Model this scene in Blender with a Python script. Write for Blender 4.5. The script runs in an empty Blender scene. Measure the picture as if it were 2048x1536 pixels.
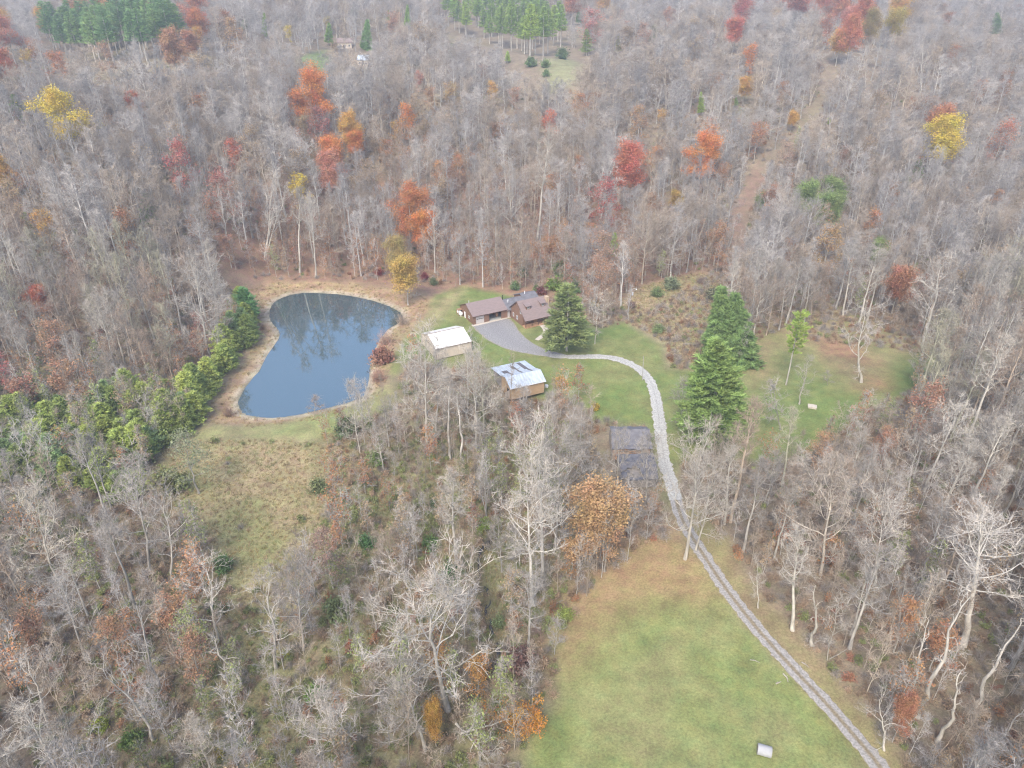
import bpy, math, random
import numpy as np
from math import sin, cos, radians as R, pi

# ------------------------------------------------------------------ camera, sky, sun, exposure
scene = bpy.context.scene
COL = scene.collection
CH, CF, CT = 95.0, 1420.0, R(30)              # drone height (m), focal length in pixels of a 2048 px frame, tilt below the horizon
cam_d = bpy.data.cameras.new('camera'); cam = bpy.data.objects.new('camera', cam_d); COL.objects.link(cam)
cam.location = (0, 0, CH); cam.rotation_euler = (pi/2 - CT, 0, 0)
cam_d.sensor_width = 36; cam_d.lens = 36*CF/2048; cam_d.clip_start = 1; cam_d.clip_end = 12000
scene.camera = cam
SUN_EL, SUN_AZ = R(48), R(200)                # azimuth clockwise from +Y: behind the camera, a little to the left
world = bpy.data.worlds.new('World'); scene.world = world; world.use_nodes = True
wn = world.node_tree.nodes; wl = world.node_tree.links
sky = wn.new('ShaderNodeTexSky'); sky.sky_type = 'NISHITA'; sky.sun_disc = False
sky.sun_elevation = SUN_EL; sky.sun_rotation = SUN_AZ; sky.dust_density = 3.0; sky.air_density = 1.0; sky.ozone_density = 1.0; sky.altitude = 200
wl.new(sky.outputs[0], wn['Background'].inputs[0]); wn['Background'].inputs[1].default_value = 0.15
sl = bpy.data.lights.new('sun', 'SUN'); sl.energy = 1.15; sl.angle = R(22); sl.color = (1.0, 0.95, 0.87)
so = bpy.data.objects.new('sun', sl); COL.objects.link(so)
so.rotation_euler = (pi/2 - SUN_EL, 0, pi - SUN_AZ)
scene.view_settings.view_transform = 'Standard'; scene.view_settings.look = 'None'
scene.view_settings.exposure = 1.43; scene.view_settings.gamma = 1; scene.view_settings.use_curve_mapping = False
cy = scene.cycles
cy.max_bounces = 5; cy.diffuse_bounces = 2; cy.glossy_bounces = 2; cy.transmission_bounces = 2; cy.transparent_max_bounces = 4; cy.volume_bounces = 0
cy.use_denoising = True; cy.denoiser = 'OPENIMAGEDENOISE'; cy.denoising_prefilter = 'NONE'; cy.denoising_input_passes = 'RGB_ALBEDO_NORMAL'; cy.filter_width = 1.2
cy.use_adaptive_sampling = False

# ------------------------------------------------------------------ geometry of the land
def up(px, py, z=0.0):
    u = (px-1024)/CF; v = (768-py)/CF
    d = np.array([u, cos(CT)+v*sin(CT), -sin(CT)+v*cos(CT)])
    t = (z-CH)/d[2]
    return np.array([d[0]*t, d[1]*t])
def project(x, y, z):
    c = y*cos(CT)+(CH-z)*sin(CT); w = y*sin(CT)-(CH-z)*cos(CT)
    c = np.maximum(c, 1e-3)
    return 1024+CF*x/c, 768-CF*w/c
def seg_dist(X, Y, pts, closed):
    pts = np.asarray(pts); n = len(pts)
    best = np.full(X.shape, 1e9)
    for i in range(n if closed else n-1):
        ax, ay = pts[i]; bx, by = pts[(i+1) % n]
        dx, dy = bx-ax, by-ay
        t = np.clip(((X-ax)*dx+(Y-ay)*dy)/(dx*dx+dy*dy+1e-9), 0, 1)
        best = np.minimum(best, (X-ax-t*dx)**2+(Y-ay-t*dy)**2)
    return np.sqrt(best)
def inside(X, Y, pts):
    pts = np.asarray(pts); n = len(pts); r = np.zeros(X.shape, bool)
    for i in range(n):
        ax, ay = pts[i]; bx, by = pts[(i+1) % n]
        if ay == by: continue
        c = ((ay > Y) != (by > Y)) & (X < (bx-ax)*(Y-ay)/(by-ay)+ax)
        r ^= c
    return r
def sdf(X, Y, pts):
    d = seg_dist(X, Y, pts, True)
    return np.where(inside(X, Y, pts), -d, d)
def sstep(a, b, x):
    t = np.clip((x-a)/(b-a), 0, 1); return t*t*(3-2*t)
WATER_Z = -0.9
pond_px = [(541,620),(545,609),(551,603),(564,596),(581,590),(607,586),(644,587),(675,589),(705,593),(742,601),(776,612),(800,625),(806,637),(795,647),(776,658),(761,676),(748,700),(742,723),(737,750),(734,772),(725,794),(693,806),(644,818),(602,828),(572,833),(544,835),(515,833),(497,830),(485,824),(479,812),(478,800),(486,784),(495,770),(507,755),(518,745),(524,735),(534,712),(546,696),(558,679),(561,668),(557,658),(549,650),(542,640),(540,630)]
pond = np.array([up(a, b, WATER_Z) for a, b in pond_px])
creek_px = [(1040,880),(1010,960),(1000,1050),(983,1082),(962,1100),(957,1130),(963,1165),(977,1190),(974,1228),(985,1265),(1000,1310),(960,1370),(900,1440),(840,1530)]
creek = np.array([up(a, b, -3.0) for a, b in creek_px])
foot_x = np.array([-400,-200,-133,-100,-88,-60,-30,20,90,130,170,300,500])
foot_y = np.array([ 110, 140, 158, 178, 214, 246, 246, 262,268,262,255,262,262])
prof_d = np.array([-50,0,20,60,110,160,215,270,370,560,860,1700,3800,9000])
prof_z = np.array([0,0,1.5,10,25,37,46,51,56,64,74,86,96,110])
def hgt(X, Y):
    X = np.asarray(X, float); Y = np.asarray(Y, float)
    d = Y-np.interp(X, foot_x, foot_y)
    sm = 0
    for k in (-14, -7, 0, 7, 14): sm = sm+np.interp(d+k, prof_d, prof_z)
    h = sm/5
    a = sstep(4, 30, h)*np.clip(1.0+0*h, 0, 1)
    h = h+a*(4.2*np.sin(X/31+1.1+Y/160)*np.cos(Y/47-0.6)+3.0*np.sin(X/74-2.0-Y/90)+1.2*np.sin(X/13+Y/19))
    h = h-7*a*np.exp(-((X-(-92-0.28*(Y-230)))/16)**2)*sstep(225, 270, Y)*(1-sstep(420, 560, Y))   # ravine behind the pond
    h = h-4.5*a*np.exp(-((X-(86+0.30*(Y-260)))/10)**2)*sstep(250, 300, Y)                       # cut line up the hill
    dc = seg_dist(X, Y, creek, False)
    low = 1-sstep(0, 6, h)
    h = h-low*(3.0*np.exp(-(dc/24)**2)+0.9*np.exp(-(dc/1.6)**2))
    h = h+low*0.35*np.sin(X/17)*np.sin(Y/23+0.7)
    dp = sdf(X, Y, pond)
    bank = WATER_Z+np.where(dp < 0, np.maximum(dp*0.28, -3), dp*0.13)
    w = 1-sstep(5, 15, dp)
    return np.where(dp < 15, bank*w+h*(1-w), h)
def h1(x, y): return float(hgt(np.array([x]), np.array([y]))[0])
_ts = np.concatenate([np.arange(60, 700, 1.5), np.arange(700, 3500, 12)])
def gp(px, py, dz=0.0):
    """the place where the line of sight through a point of the photograph comes down to dz above the land"""
    u = (px-1024)/CF; v = (768-py)/CF
    d = np.array([u, cos(CT)+v*sin(CT), -sin(CT)+v*cos(CT)]); d /= np.linalg.norm(d)
    X, Y, Z = d[0]*_ts, d[1]*_ts, CH+d[2]*_ts
    f = Z-hgt(X, Y)-dz
    k = np.argmax(f < 0) if (f < 0).any() else len(_ts)-1
    k = max(k, 1); a = f[k-1]/(f[k-1]-f[k]+1e-9); a = min(max(a, 0), 1)
    t = _ts[k-1]+a*(_ts[k]-_ts[k-1])
    return float(d[0]*t), float(d[1]*t)
def poly(px): return np.array([gp(a, b) for a, b in px])

# ------------------------------------------------------------------ materials
def nodes(name):
    m = bpy.data.materials.new(name); m.use_nodes = True
    nt = m.node_tree; b = nt.nodes['Principled BSDF']
    b.inputs['Specular IOR Level'].default_value = 0.25
    return m, nt, b
def mat(name, rgb, rough=0.8, var=0.25, scale=1.5, tint=True, rnd=0.18, hue=0.0, spec=0.25, metallic=0.0, streak=None, bump=0.0):
    """object colour x base colour, broken up by noise and by a shift of its own for every object"""
    m, nt, b = nodes(name); N = nt.nodes; L = nt.links
    b.inputs['Roughness'].default_value = rough; b.inputs['Specular IOR Level'].default_value = spec; b.inputs['Metallic'].default_value = metallic
    tc = N.new('ShaderNodeTexCoord'); nz = N.new('ShaderNodeTexNoise'); nz.inputs['Scale'].default_value = scale; nz.inputs['Detail'].default_value = 4
    src = tc.outputs['Object']
    if streak:
        mp = N.new('ShaderNodeMapping'); mp.inputs['Scale'].default_value = streak; L.new(src, mp.inputs[0]); src = mp.outputs[0]
    L.new(src, nz.inputs['Vector'])
    mr = N.new('ShaderNodeMapRange'); mr.inputs['From Min'].default_value = .3; mr.inputs['From Max'].default_value = .7
    mr.inputs['To Min'].default_value = 1-var; mr.inputs['To Max'].default_value = 1+var
    L.new(nz.outputs['Fac'], mr.inputs['Value'])
    oi = N.new('ShaderNodeObjectInfo')
    rr = N.new('ShaderNodeMapRange'); rr.inputs['To Min'].default_value = 1-rnd; rr.inputs['To Max'].default_value = 1+rnd
    L.new(oi.outputs['Random'], rr.inputs['Value'])
    mu = N.new('ShaderNodeMath'); mu.operation = 'MULTIPLY'; L.new(mr.outputs[0], mu.inputs[0]); L.new(rr.outputs[0], mu.inputs[1])
    sc = N.new('ShaderNodeVectorMath'); sc.operation = 'SCALE'
    base = N.new('ShaderNodeRGB'); base.outputs[0].default_value = (*rgb, 1)
    if tint:
        mx = N.new('ShaderNodeVectorMath'); mx.operation = 'MULTIPLY'; L.new(base.outputs[0], mx.inputs[0]); L.new(oi.outputs['Color'], mx.inputs[1]); L.new(mx.outputs[0], sc.inputs[0])
    else: L.new(base.outputs[0], sc.inputs[0])
    L.new(mu.outputs[0], sc.inputs['Scale'])
    out = sc.outputs[0]
    if hue:
        hs = N.new('ShaderNodeHueSaturation')
        hr = N.new('ShaderNodeMapRange'); hr.inputs['From Min'].default_value = .3; hr.inputs['From Max'].default_value = .7
        hr.inputs['To Min'].default_value = .5-hue; hr.inputs['To Max'].default_value = .5+hue
        n2 = N.new('ShaderNodeTexNoise'); n2.inputs['Scale'].default_value = scale*.45; L.new(src, n2.inputs['Vector']); L.new(n2.outputs['Fac'], hr.inputs['Value'])
        L.new(hr.outputs[0], hs.inputs['Hue']); L.new(out, hs.inputs['Color']); out = hs.outputs[0]
    L.new(out, b.inputs['Base Color'])
    if bump:
        bp = N.new('ShaderNodeBump'); bp.inputs['Strength'].default_value = bump; bp.inputs['Distance'].default_value = .05
        L.new(nz.outputs['Fac'], bp.inputs['Height']); L.new(bp.outputs[0], b.inputs['Normal'])
    return m
M = {}
M['bark'] = mat('bark', (.41,.375,.315), var=.35, scale=1.2, streak=(2,2,.4))
M['twig'] = mat('twig', (.335,.298,.25), var=.25, scale=.35)
M['leaf'] = mat('leaf', (1,1,1), var=.38, scale=.7, hue=.018, rnd=.05)
M['needle'] = mat('needle', (1,1,1), var=.4, scale=.6, hue=.012, rnd=.12)
M['leaf_rust'] = mat('leaf_rust', (.36,.185,.085), var=.35, scale=.6, hue=.02, rnd=.25)
M['leaf_tan'] = mat('leaf_tan', (.33,.24,.14), var=.35, scale=.6, hue=.015, rnd=.2)
M['leaf_green'] = mat('leaf_green', (.23,.255,.09), var=.4, scale=1.2, hue=.02, rnd=.25)
M['leaf_red'] = mat('leaf_red', (.29,.14,.085), var=.35, scale=1.0, hue=.015, rnd=.25)
M['brush_brown'] = mat('brush_brown', (.35,.255,.165), var=.3, scale=1.0, hue=.02, rnd=.3)
M['brush_grey'] = mat('brush_grey', (.33,.29,.25), var=.3, scale=1.0, rnd=.3)
M['grass_dry'] = mat('grass_dry', (.36,.28,.135), var=.35, scale=1.5, hue=.02, rnd=.35)
M['grass_olive'] = mat('grass_olive', (.22,.235,.085), var=.3, scale=1.5, hue=.02, rnd=.3)

# ------------------------------------------------------------------ mesh helpers
class G:
    """collects tubes, slivers, leaves and plates; build() links ONE mesh object"""
    def __init__(s): s.v = []; s.f = []; s.n = 0; s.m = []; s.sm = []
    def add(s, V, F, mi=0, smooth=False):
        V = np.asarray(V, float).reshape(-1, 3); F = np.asarray(F, int)
        s.v.append(V); s.f.append(F+s.n); s.m.append(np.full(len(F), mi)); s.sm.append(np.full(len(F), smooth)); s.n += len(V)
    def tube(s, P, r, k=6, mi=0, cap=False):
        P = np.asarray(P, float); n = len(P); r = np.broadcast_to(np.asarray(r, float), (n,))
        T = np.gradient(P, axis=0); T /= np.linalg.norm(T, axis=1, keepdims=True)+1e-9
        ref = np.array([0, 0, 1.]) if abs(T[0, 2]) < .8 else np.array([1., 0, 0])
        A = np.cross(T, ref); A /= np.linalg.norm(A, axis=1, keepdims=True)+1e-9
        B = np.cross(T, A); an = np.arange(k)*2*pi/k
        V = P[:, None]+r[:, None, None]*(np.cos(an)[None, :, None]*A[:, None]+np.sin(an)[None, :, None]*B[:, None])
        i = np.arange(n-1)[:, None]*k; j = np.arange(k)[None]; j2 = (j+1) % k
        F = np.stack([i+j, i+j2, i+k+j2, i+k+j], -1).reshape(-1, 4)
        s.add(V, F, mi, True)
        if cap:
            for e, rev in ((0, False), (n-1, True)):
                c = P[e]; ring = V[e]
                VV = np.vstack([ring, c[None]]); q = [(a, (a+1) % k, k) if rev else ((a+1) % k, a, k) for a in range(k)]
                s.add(VV, q, mi)
    def sliver(s, P, D, w, mi=0):
        P = np.asarray(P, float); D = np.asarray(D, float); n = len(P)
        rv = rng.normal(size=(n, 3)); S = np.cross(D, rv); S /= np.linalg.norm(S, axis=1, keepdims=True)+1e-9
        S = S*np.asarray(w).reshape(-1, 1)/2
        V = np.stack([P-S, P+S, P+D], 1).reshape(-1, 3)
        s.add(V, np.arange(3*n).reshape(-1, 3), mi)
    def cards(s, C, size, mi=0, flat=0.0):
        C = np.asarray(C, float); n = len(C); size = np.broadcast_to(np.asarray(size, float), (n,))[:, None]
        a = rng.normal(size=(n, 3)); a[:, 2] *= (1-flat); a /= np.linalg.norm(a, axis=1, keepdims=True)
        b = rng.normal(size=(n, 3)); b[:, 2] *= (1-flat); b -= (a*b).sum(1, keepdims=True)*a; b /= np.linalg.norm(b, axis=1, keepdims=True)+1e-9
        V = np.stack([C-a*size*.5, C+b*size*.33, C+a*size*.5, C-b*size*.33], 1).reshape(-1, 3)
        s.add(V, np.arange(4*n).reshape(-1, 4), mi)
    def box(s, x0, x1, y0, y1, z0, z1, mi=0):
        V = [(x, y, z) for z in (z0, z1) for x, y in ((x0, y0), (x1, y0), (x1, y1), (x0, y1))]
        s.add(V, [(0,3,2,1),(4,5,6,7),(0,1,5,4),(1,2,6,5),(2,3,7,6),(3,0,4,7)], mi)
    def slab(s, quad, t, mi=0):
        """a plate: quad of 4 corners (counter-clockwise from outside), thickness t inwards"""
        Q = np.asarray(quad, float); n = np.cross(Q[1]-Q[0], Q[3]-Q[0]); n /= np.linalg.norm(n)
        V = np.vstack([Q, Q-n*t]); s.add(V, [(0,1,2,3),(7,6,5,4),(1,0,4,5),(2,1,5,6),(3,2,6,7),(0,3,7,4)], mi)
    def prism(s, outline, x0, x1, mi=0):
        """outline in y,z swept along x"""
        n = len(outline); V = [(x0, a, b) for a, b in outline]+[(x1, a, b) for a, b in outline]
        s.add(V, [(i, (i+1) % n, n+(i+1) % n, n+i) for i in range(n)], mi)
        c = np.mean(np.array(outline), 0)
        for x, rev in ((x0, 1), (x1, 0)):
            VV = [(x, a, b) for a, b in outline]+[(x, c[0], c[1])]
            s.add(VV, [((i+1) % n, i, n) if rev else (i, (i+1) % n, n) for i in range(n)], mi)
    def mesh(s, name, mats):
        me = bpy.data.meshes.new(name); V = np.concatenate(s.v)
        me.vertices.add(len(V)); me.vertices.foreach_set('co', V.astype(np.float32).ravel())
        sizes = np.concatenate([np.full(len(f), f.shape[1]) for f in s.f]); idx = np.concatenate([f.ravel() for f in s.f])
        me.loops.add(len(idx)); me.loops.foreach_set('vertex_index', idx.astype(np.int32))
        me.polygons.add(len(sizes)); st = np.concatenate([[0], np.cumsum(sizes)[:-1]])
        me.polygons.foreach_set('loop_start', st.astype(np.int32))
        me.polygons.foreach_set('material_index', np.concatenate(s.m).astype(np.int32))
        me.polygons.foreach_set('use_smooth', np.concatenate(s.sm))
        for m in mats: me.materials.append(M[m] if isinstance(m, str) else m)
        me.update(calc_edges=True); me.validate(); return me
    def build(s, name, mats, parent=None, link=True, color=None):
        o = bpy.data.objects.new(name, s.mesh(name, mats if isinstance(mats, (list, tuple)) else [mats]))
        if link: COL.objects.link(o)
        if parent: o.parent = parent
        if color: o.color = (*color, 1)
        return o
def tag(o, label=None, cat=None, group=None, kind=None):
    if label: o['label'] = label
    if cat: o['category'] = cat
    if group: o['group'] = group
    if kind: o['kind'] = kind
    return o
def empty(name, loc, rz=0, label=None, cat=None, group=None):
    o = bpy.data.objects.new(name, None); COL.objects.link(o); o.location = loc; o.rotation_euler = (0, 0, rz); o.empty_display_size = .5
    return tag(o, label, cat, group)
rng = np.random.default_rng(7)
def unit(v): return v/(np.linalg.norm(v, axis=-1, keepdims=True)+1e-9)

# ------------------------------------------------------------------ the ground
def axis(a, b, step, far_lo, far_hi):
    c = list(np.arange(a, b+.01, step)); s = step; x = b
    hi = []
    while x < far_hi: s = min(s*1.07, 120); x += s; hi.append(x)
    s = step; x = a; lo = []
    while x > far_lo: s = min(s*1.07, 120); x -= s; lo.append(x)
    return np.array(lo[::-1]+c+hi)
gx = axis(-170, 190, 1.3, -6000, 6000); gy = axis(50, 300, 1.25, -1500, 9000)
GX, GY = np.meshgrid(gx, gy); GZ = hgt(GX, GY)
near = (GX > -260) & (GX < 300) & (GY > 20) & (GY < 480)
def blur_noise(X, Y, s, k=0):
    return np.sin(X/s+1.7*k+np.sin(Y/s*.8+k))*np.sin(Y/s*1.13+2.1*k+np.sin(X/s*1.3))*.5
ZN = {}
def zone(name, px, w, col, col2=None, amt=1.0):
    P = poly(px); ZN[name] = P
    return (P, w, col, col2 if col2 else col, amt)
FLOOR = (.235,.185,.125)
zones = [
 zone('hill_litter', [(400,500),(430,400),(700,340),(1000,340),(1330,430),(1460,520),(1400,560),(1300,620),(1120,600),(900,600),(700,570),(560,580),(440,560)], 9, (.30,.185,.115), (.24,.15,.10), .9),
 zone('bank', [(440,560),(560,565),(700,565),(850,590),(900,600),(850,640),(820,665),(800,700),(790,740),(760,790),(700,815),(640,840),(520,855),(430,850),(395,835),(440,780),(490,720),(520,670),(510,620),(480,590)], 3, (.36,.265,.145), (.33,.22,.13), .95),
 zone('dam_grass', [(395,845),(500,848),(600,838),(700,815),(780,760),(810,800),(700,850),(650,885),(560,880),(420,885),(380,880)], 2.5, (.235,.26,.095), (.26,.24,.11), .95),
 zone('yard', [(870,590),(930,572),(1000,590),(1060,600),(1130,640),(1200,660),(1250,645),(1330,690),(1335,735),(1400,742),(1490,740),(1490,690),(1560,660),(1650,690),(1760,695),(1870,710),(1880,730),(1830,775),(1740,830),(1680,870),(1560,930),(1480,920),(1430,900),(1360,930),(1330,1010),(1300,930),(1290,850),(1250,850),(1200,840),(1130,790),(1080,800),(1000,760),(960,720),(900,740),(830,715),(790,760),(770,750),(800,690),(840,650)], 2.5, (.15,.20,.055), (.20,.21,.075), .95),
 zone('yard_dry', [(850,640),(880,600),(930,575),(905,610),(870,650),(820,670)], 3, (.31,.25,.13), None, .8),
 zone('brush_lot', [(1240,600),(1290,570),(1400,545),(1450,560),(1430,640),(1400,700),(1410,735),(1340,735),(1325,690),(1270,650)], 3, (.36,.275,.17), (.25,.235,.11), .95),
 zone('right_dry', [(1480,640),(1600,600),(1700,620),(1860,690),(1700,760),(1560,700),(1560,760),(1500,780)], 6, (.29,.225,.12), (.22,.215,.085), .85),
 zone('red_leaves', [(1630,680),(1700,670),(1770,740),(1775,775),(1740,790),(1700,780),(1660,740)], 4, (.30,.165,.10), (.22,.17,.09), .75),
 zone('meadow', [(290,960),(330,890),(400,880),(560,880),(640,885),(670,950),(650,1040),(640,1100),(560,1150),(520,1200),(470,1190),(430,1130),(410,1070),(330,1010)], 4, (.34,.265,.145), (.25,.235,.10), .95),
 zone('cut_line', [(1455,520),(1500,520),(1490,430),(1530,350),(1510,330),(1450,440)], 2, (.24,.155,.11), None, .7),
 zone('brushland', [(420,1120),(640,1080),(680,900),(800,850),(1000,850),(1190,900),(1120,1150),(1090,1290),(1090,1400),(1000,1560),(960,1800),(300,1800),(380,1500),(400,1300)], 8, (.27,.225,.125), (.215,.21,.095), .8),
 zone('meadow_tail', [(430,1110),(560,1110),(610,1180),(600,1260),(560,1340),(500,1340),(475,1240)], 4, (.30,.25,.13), (.24,.235,.10), .9),
 zone('field', [(1000,1900),(1040,1620),(1060,1480),(1110,1390),(1110,1290),(1170,1200),(1290,1090),(1340,1080),(1400,1120),(1470,1210),(1560,1320),(1660,1420),(1760,1560),(1950,1900)], 3, (.19,.225,.072), (.24,.24,.095), .97),
 zone('field_leaves', [(1110,1290),(1150,1180),(1250,1080),(1345,1060),(1400,1120),(1440,1180),(1400,1200),(1300,1190),(1200,1250),(1140,1340)], 7, (.31,.205,.11), (.33,.19,.10), .85),
 zone('lane_verge', [(1345,1000),(1400,1010),(1520,1180),(1650,1330),(1830,1560),(1770,1560),(1560,1320),(1400,1130)], 2, (.26,.22,.095), (.25,.19,.1), .8),
 zone('far_meadow_left', [(590,118),(640,100),(665,115),(650,150),(610,160)], 4, (.17,.23,.075), None, .9),
 zone('far_meadow_mid', [(1085,125),(1130,115),(1165,130),(1150,170),(1090,190)], 5, (.24,.235,.12), None, .9),
]
CR = np.zeros(GX.shape+(3,)); n1 = blur_noise(GX, GY, 9, 1); n2 = blur_noise(GX, GY, 3.3, 2); n3 = blur_noise(GX, GY, 27, 3)
CR[:] = np.array(FLOOR)*(1+.18*n3[..., None])
gr = sstep(.15, .5, n3+n1*.5)[..., None]*.45
CR = CR*(1-gr)+np.array((.20,.18,.085))*gr
rough_d = 1.6*n2+2.2*n1
for P, w, c1, c2, amt in zones:
    lo = P.min(0)-30; hi = P.max(0)+30
    m = (GX > lo[0]) & (GX < hi[0]) & (GY > lo[1]) & (GY < hi[1])
    d = sdf(GX[m], GY[m], P)+rough_d[m]*min(1, w/3)
    a = ((1-sstep(-w, w, d))*amt)[:, None]
    t = sstep(-.35, .35, n1[m]*.6+n2[m]*.5)[:, None]
    CR[m] = CR[m]*(1-a)+(np.array(c1)*(1-t)+np.array(c2)*t)*a
dp = sdf(GX, GY, pond)
ring = ((1-sstep(1.0, 3.0, dp+n2*.8))*sstep(-6, 0, dp))[..., None]*.8
CR = CR*(1-ring)+np.array((.43,.37,.27))*ring
ringw = np.exp(-((dp-6.5-1.5*n1)/1.2)**2)[..., None]*((GX < -60) & (GY > 150))[..., None]*.6
CR = CR*(1-ringw)+np.array((.45,.33,.17))*ringw
mud = (1-sstep(-.2, .5, dp))[..., None]*.85
CR = CR*(1-mud)+np.array((.05,.07,.05))*mud
dc = seg_dist(GX, GY, creek, False)
cw = np.exp(-(dc/1.1)**2)[..., None]*.75
CR = CR*(1-cw)+np.array((.05,.04,.03))*cw
gm = bpy.data.meshes.new('ground')
ny, nx = GX.shape
gm.vertices.add(nx*ny); gm.vertices.foreach_set('co', np.stack([GX, GY, GZ], -1).astype(np.float32).ravel())
ii = (np.arange(ny-1)[:, None]*nx+np.arange(nx-1)[None]).ravel()
F = np.stack([ii, ii+1, ii+nx+1, ii+nx], -1)
gm.loops.add(F.size); gm.loops.foreach_set('vertex_index', F.astype(np.int32).ravel())
gm.polygons.add(len(F)); gm.polygons.foreach_set('loop_start', (np.arange(len(F))*4).astype(np.int32)); gm.polygons.foreach_set('use_smooth', np.ones(len(F), bool))
gm.update(calc_edges=True)
ca = gm.color_attributes.new('land', 'FLOAT_COLOR', 'POINT'); ca.data.foreach_set('color', np.concatenate([CR, np.ones(GX.shape+(1,))], -1).astype(np.float32).ravel())
m, nt, b = nodes('ground'); N = nt.nodes; L = nt.links
at = N.new('ShaderNodeAttribute'); at.attribute_name = 'land'
tc = N.new('ShaderNodeTexCoord')
def nzr(scale, lo, hi, det=5, rough=.6):
    n = N.new('ShaderNodeTexNoise'); n.inputs['Scale'].default_value = scale; n.inputs['Detail'].default_value = det; n.inputs['Roughness'].default_value = rough
    L.new(tc.outputs['Object'], n.inputs['Vector'])
    r = N.new('ShaderNodeMapRange'); r.inputs['From Min'].default_value = .3; r.inputs['From Max'].default_value = .7; r.inputs['To Min'].default_value = lo; r.inputs['To Max'].default_value = hi
    L.new(n.outputs['Fac'], r.inputs['Value']); return n, r
na, ra = nzr(.22, .76, 1.24); nb, rb = nzr(2.6, .60, 1.42, 6, .8); nc, rc_ = nzr(.5, .475, .525)
mu = N.new('ShaderNodeMath'); mu.operation = 'MULTIPLY'; L.new(ra.outputs[0], mu.inputs[0]); L.new(rb.outputs[0], mu.inputs[1])
sc = N.new('ShaderNodeVectorMath'); sc.operation = 'SCALE'; L.new(at.outputs['Color'], sc.inputs[0]); L.new(mu.outputs[0], sc.inputs['Scale'])
hs = N.new('ShaderNodeHueSaturation'); L.new(sc.outputs[0], hs.inputs['Color']); L.new(rc_.outputs[0], hs.inputs['Hue'])
L.new(hs.outputs[0], b.inputs['Base Color']); b.inputs['Roughness'].default_value = .95
bp = N.new('ShaderNodeBump'); bp.inputs['Distance'].default_value = .25; bp.inputs['Strength'].default_value = .6; L.new(nb.outputs['Fac'], bp.inputs['Height']); L.new(bp.outputs[0], b.inputs['Normal'])
gm.materials.append(m)
ground = bpy.data.objects.new('ground', gm); COL.objects.link(ground); tag(ground, kind='structure')

# pond water
m, nt, b = nodes('pond_water'); N = nt.nodes; L = nt.links
b.inputs['Base Color'].default_value = (.045,.082,.09,1); b.inputs['Roughness'].default_value = .02; b.inputs['IOR'].default_value = 3.3; b.inputs['Specular IOR Level'].default_value = .5
tc = N.new('ShaderNodeTexCoord'); nz = N.new('ShaderNodeTexNoise'); nz.inputs['Scale'].default_value = .8; nz.inputs['Detail'].default_value = 3; L.new(tc.outputs['Object'], nz.inputs['Vector'])
bp = N.new('ShaderNodeBump'); bp.inputs['Strength'].default_value = .05; bp.inputs['Distance'].default_value = .03; L.new(nz.outputs['Fac'], bp.inputs['Height']); L.new(bp.outputs[0], b.inputs['Normal'])
M['water'] = m
wm = bpy.data.meshes.new('pond'); pc = pond.mean(0)
ext = []
for p in pond: ext.append(p+unit(p-pc)*1.2)
ext = np.array(ext)
wm.from_pydata([(x, y, WATER_Z) for x, y in ext], [], [list(range(len(ext)))]); wm.materials.append(m)
if wm.polygons[0].normal.z < 0: wm.flip_normals()
po = bpy.data.objects.new('pond_water', wm); COL.objects.link(po); tag(po, kind='structure')

# ribbons laid on the land: drive, lane, path, creek
def ribbon(name, px, widths, m, lift=.05, nside=9, jag=.25, step=1.0, zfun=None):
    P = np.array([gp(a, b) for a, b in px]); W = np.array(widths, float)
    # smooth (Catmull-Rom) resample
    out = []; ow = []
    n = len(P)
    for i in range(n-1):
        p0, p1, p2, p3 = P[max(i-1, 0)], P[i], P[i+1], P[min(i+2, n-1)]
        k = max(2, int(np.linalg.norm(p2-p1)/step))
        for t in np.arange(k)/k:
            out.append(.5*((2*p1)+(-p0+p2)*t+(2*p0-5*p1+4*p2-p3)*t*t+(-p0+3*p1-3*p2+p3)*t**3)); ow.append(W[i]*(1-t)+W[i+1]*t)
    out.append(P[-1]); ow.append(W[-1]); out = np.array(out); ow = np.array(ow)
    T = unit(np.gradient(out, axis=0)); Nn = np.stack([-T[:, 1], T[:, 0]], -1)
    V = []; uv = []
    s = np.concatenate([[0], np.cumsum(np.linalg.norm(np.diff(out, axis=0), axis=1))])
    for j in range(nside):
        u = -1+2*j/(nside-1)
        ed = (abs(u) == 1)
        off = u*ow/2+(rng.normal(size=len(out))*jag*(.6 if ed else 0))
        q = out+Nn*off[:, None]
        z = hgt(q[:, 0], q[:, 1])+lift-(.03 if ed else 0)
        V.append(np.column_stack([q, z])); uv.append(np.column_stack([np.full(len(out), u), s]))
    V = np.stack(V, 1); uv = np.stack(uv, 1); K = len(out)
    i = (np.arange(K-1)[:, None]*nside+np.arange(nside-1)[None]).ravel()
    g = G(); g.add(V.reshape(-1, 3), np.stack([i, i+nside, i+nside+1, i+1][::-1], -1), 0, True)
    me = g.mesh(name, [m]); a = me.attributes.new('across', 'FLOAT', 'POINT'); a.data.foreach_set('value', uv[..., 0].ravel().astype(np.float32))
    if me.polygons[0].normal.z < 0: me.flip_normals()
    o = bpy.data.objects.new(name, me); COL.objects.link(o); tag(o, kind='structure'); return o, out
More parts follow.
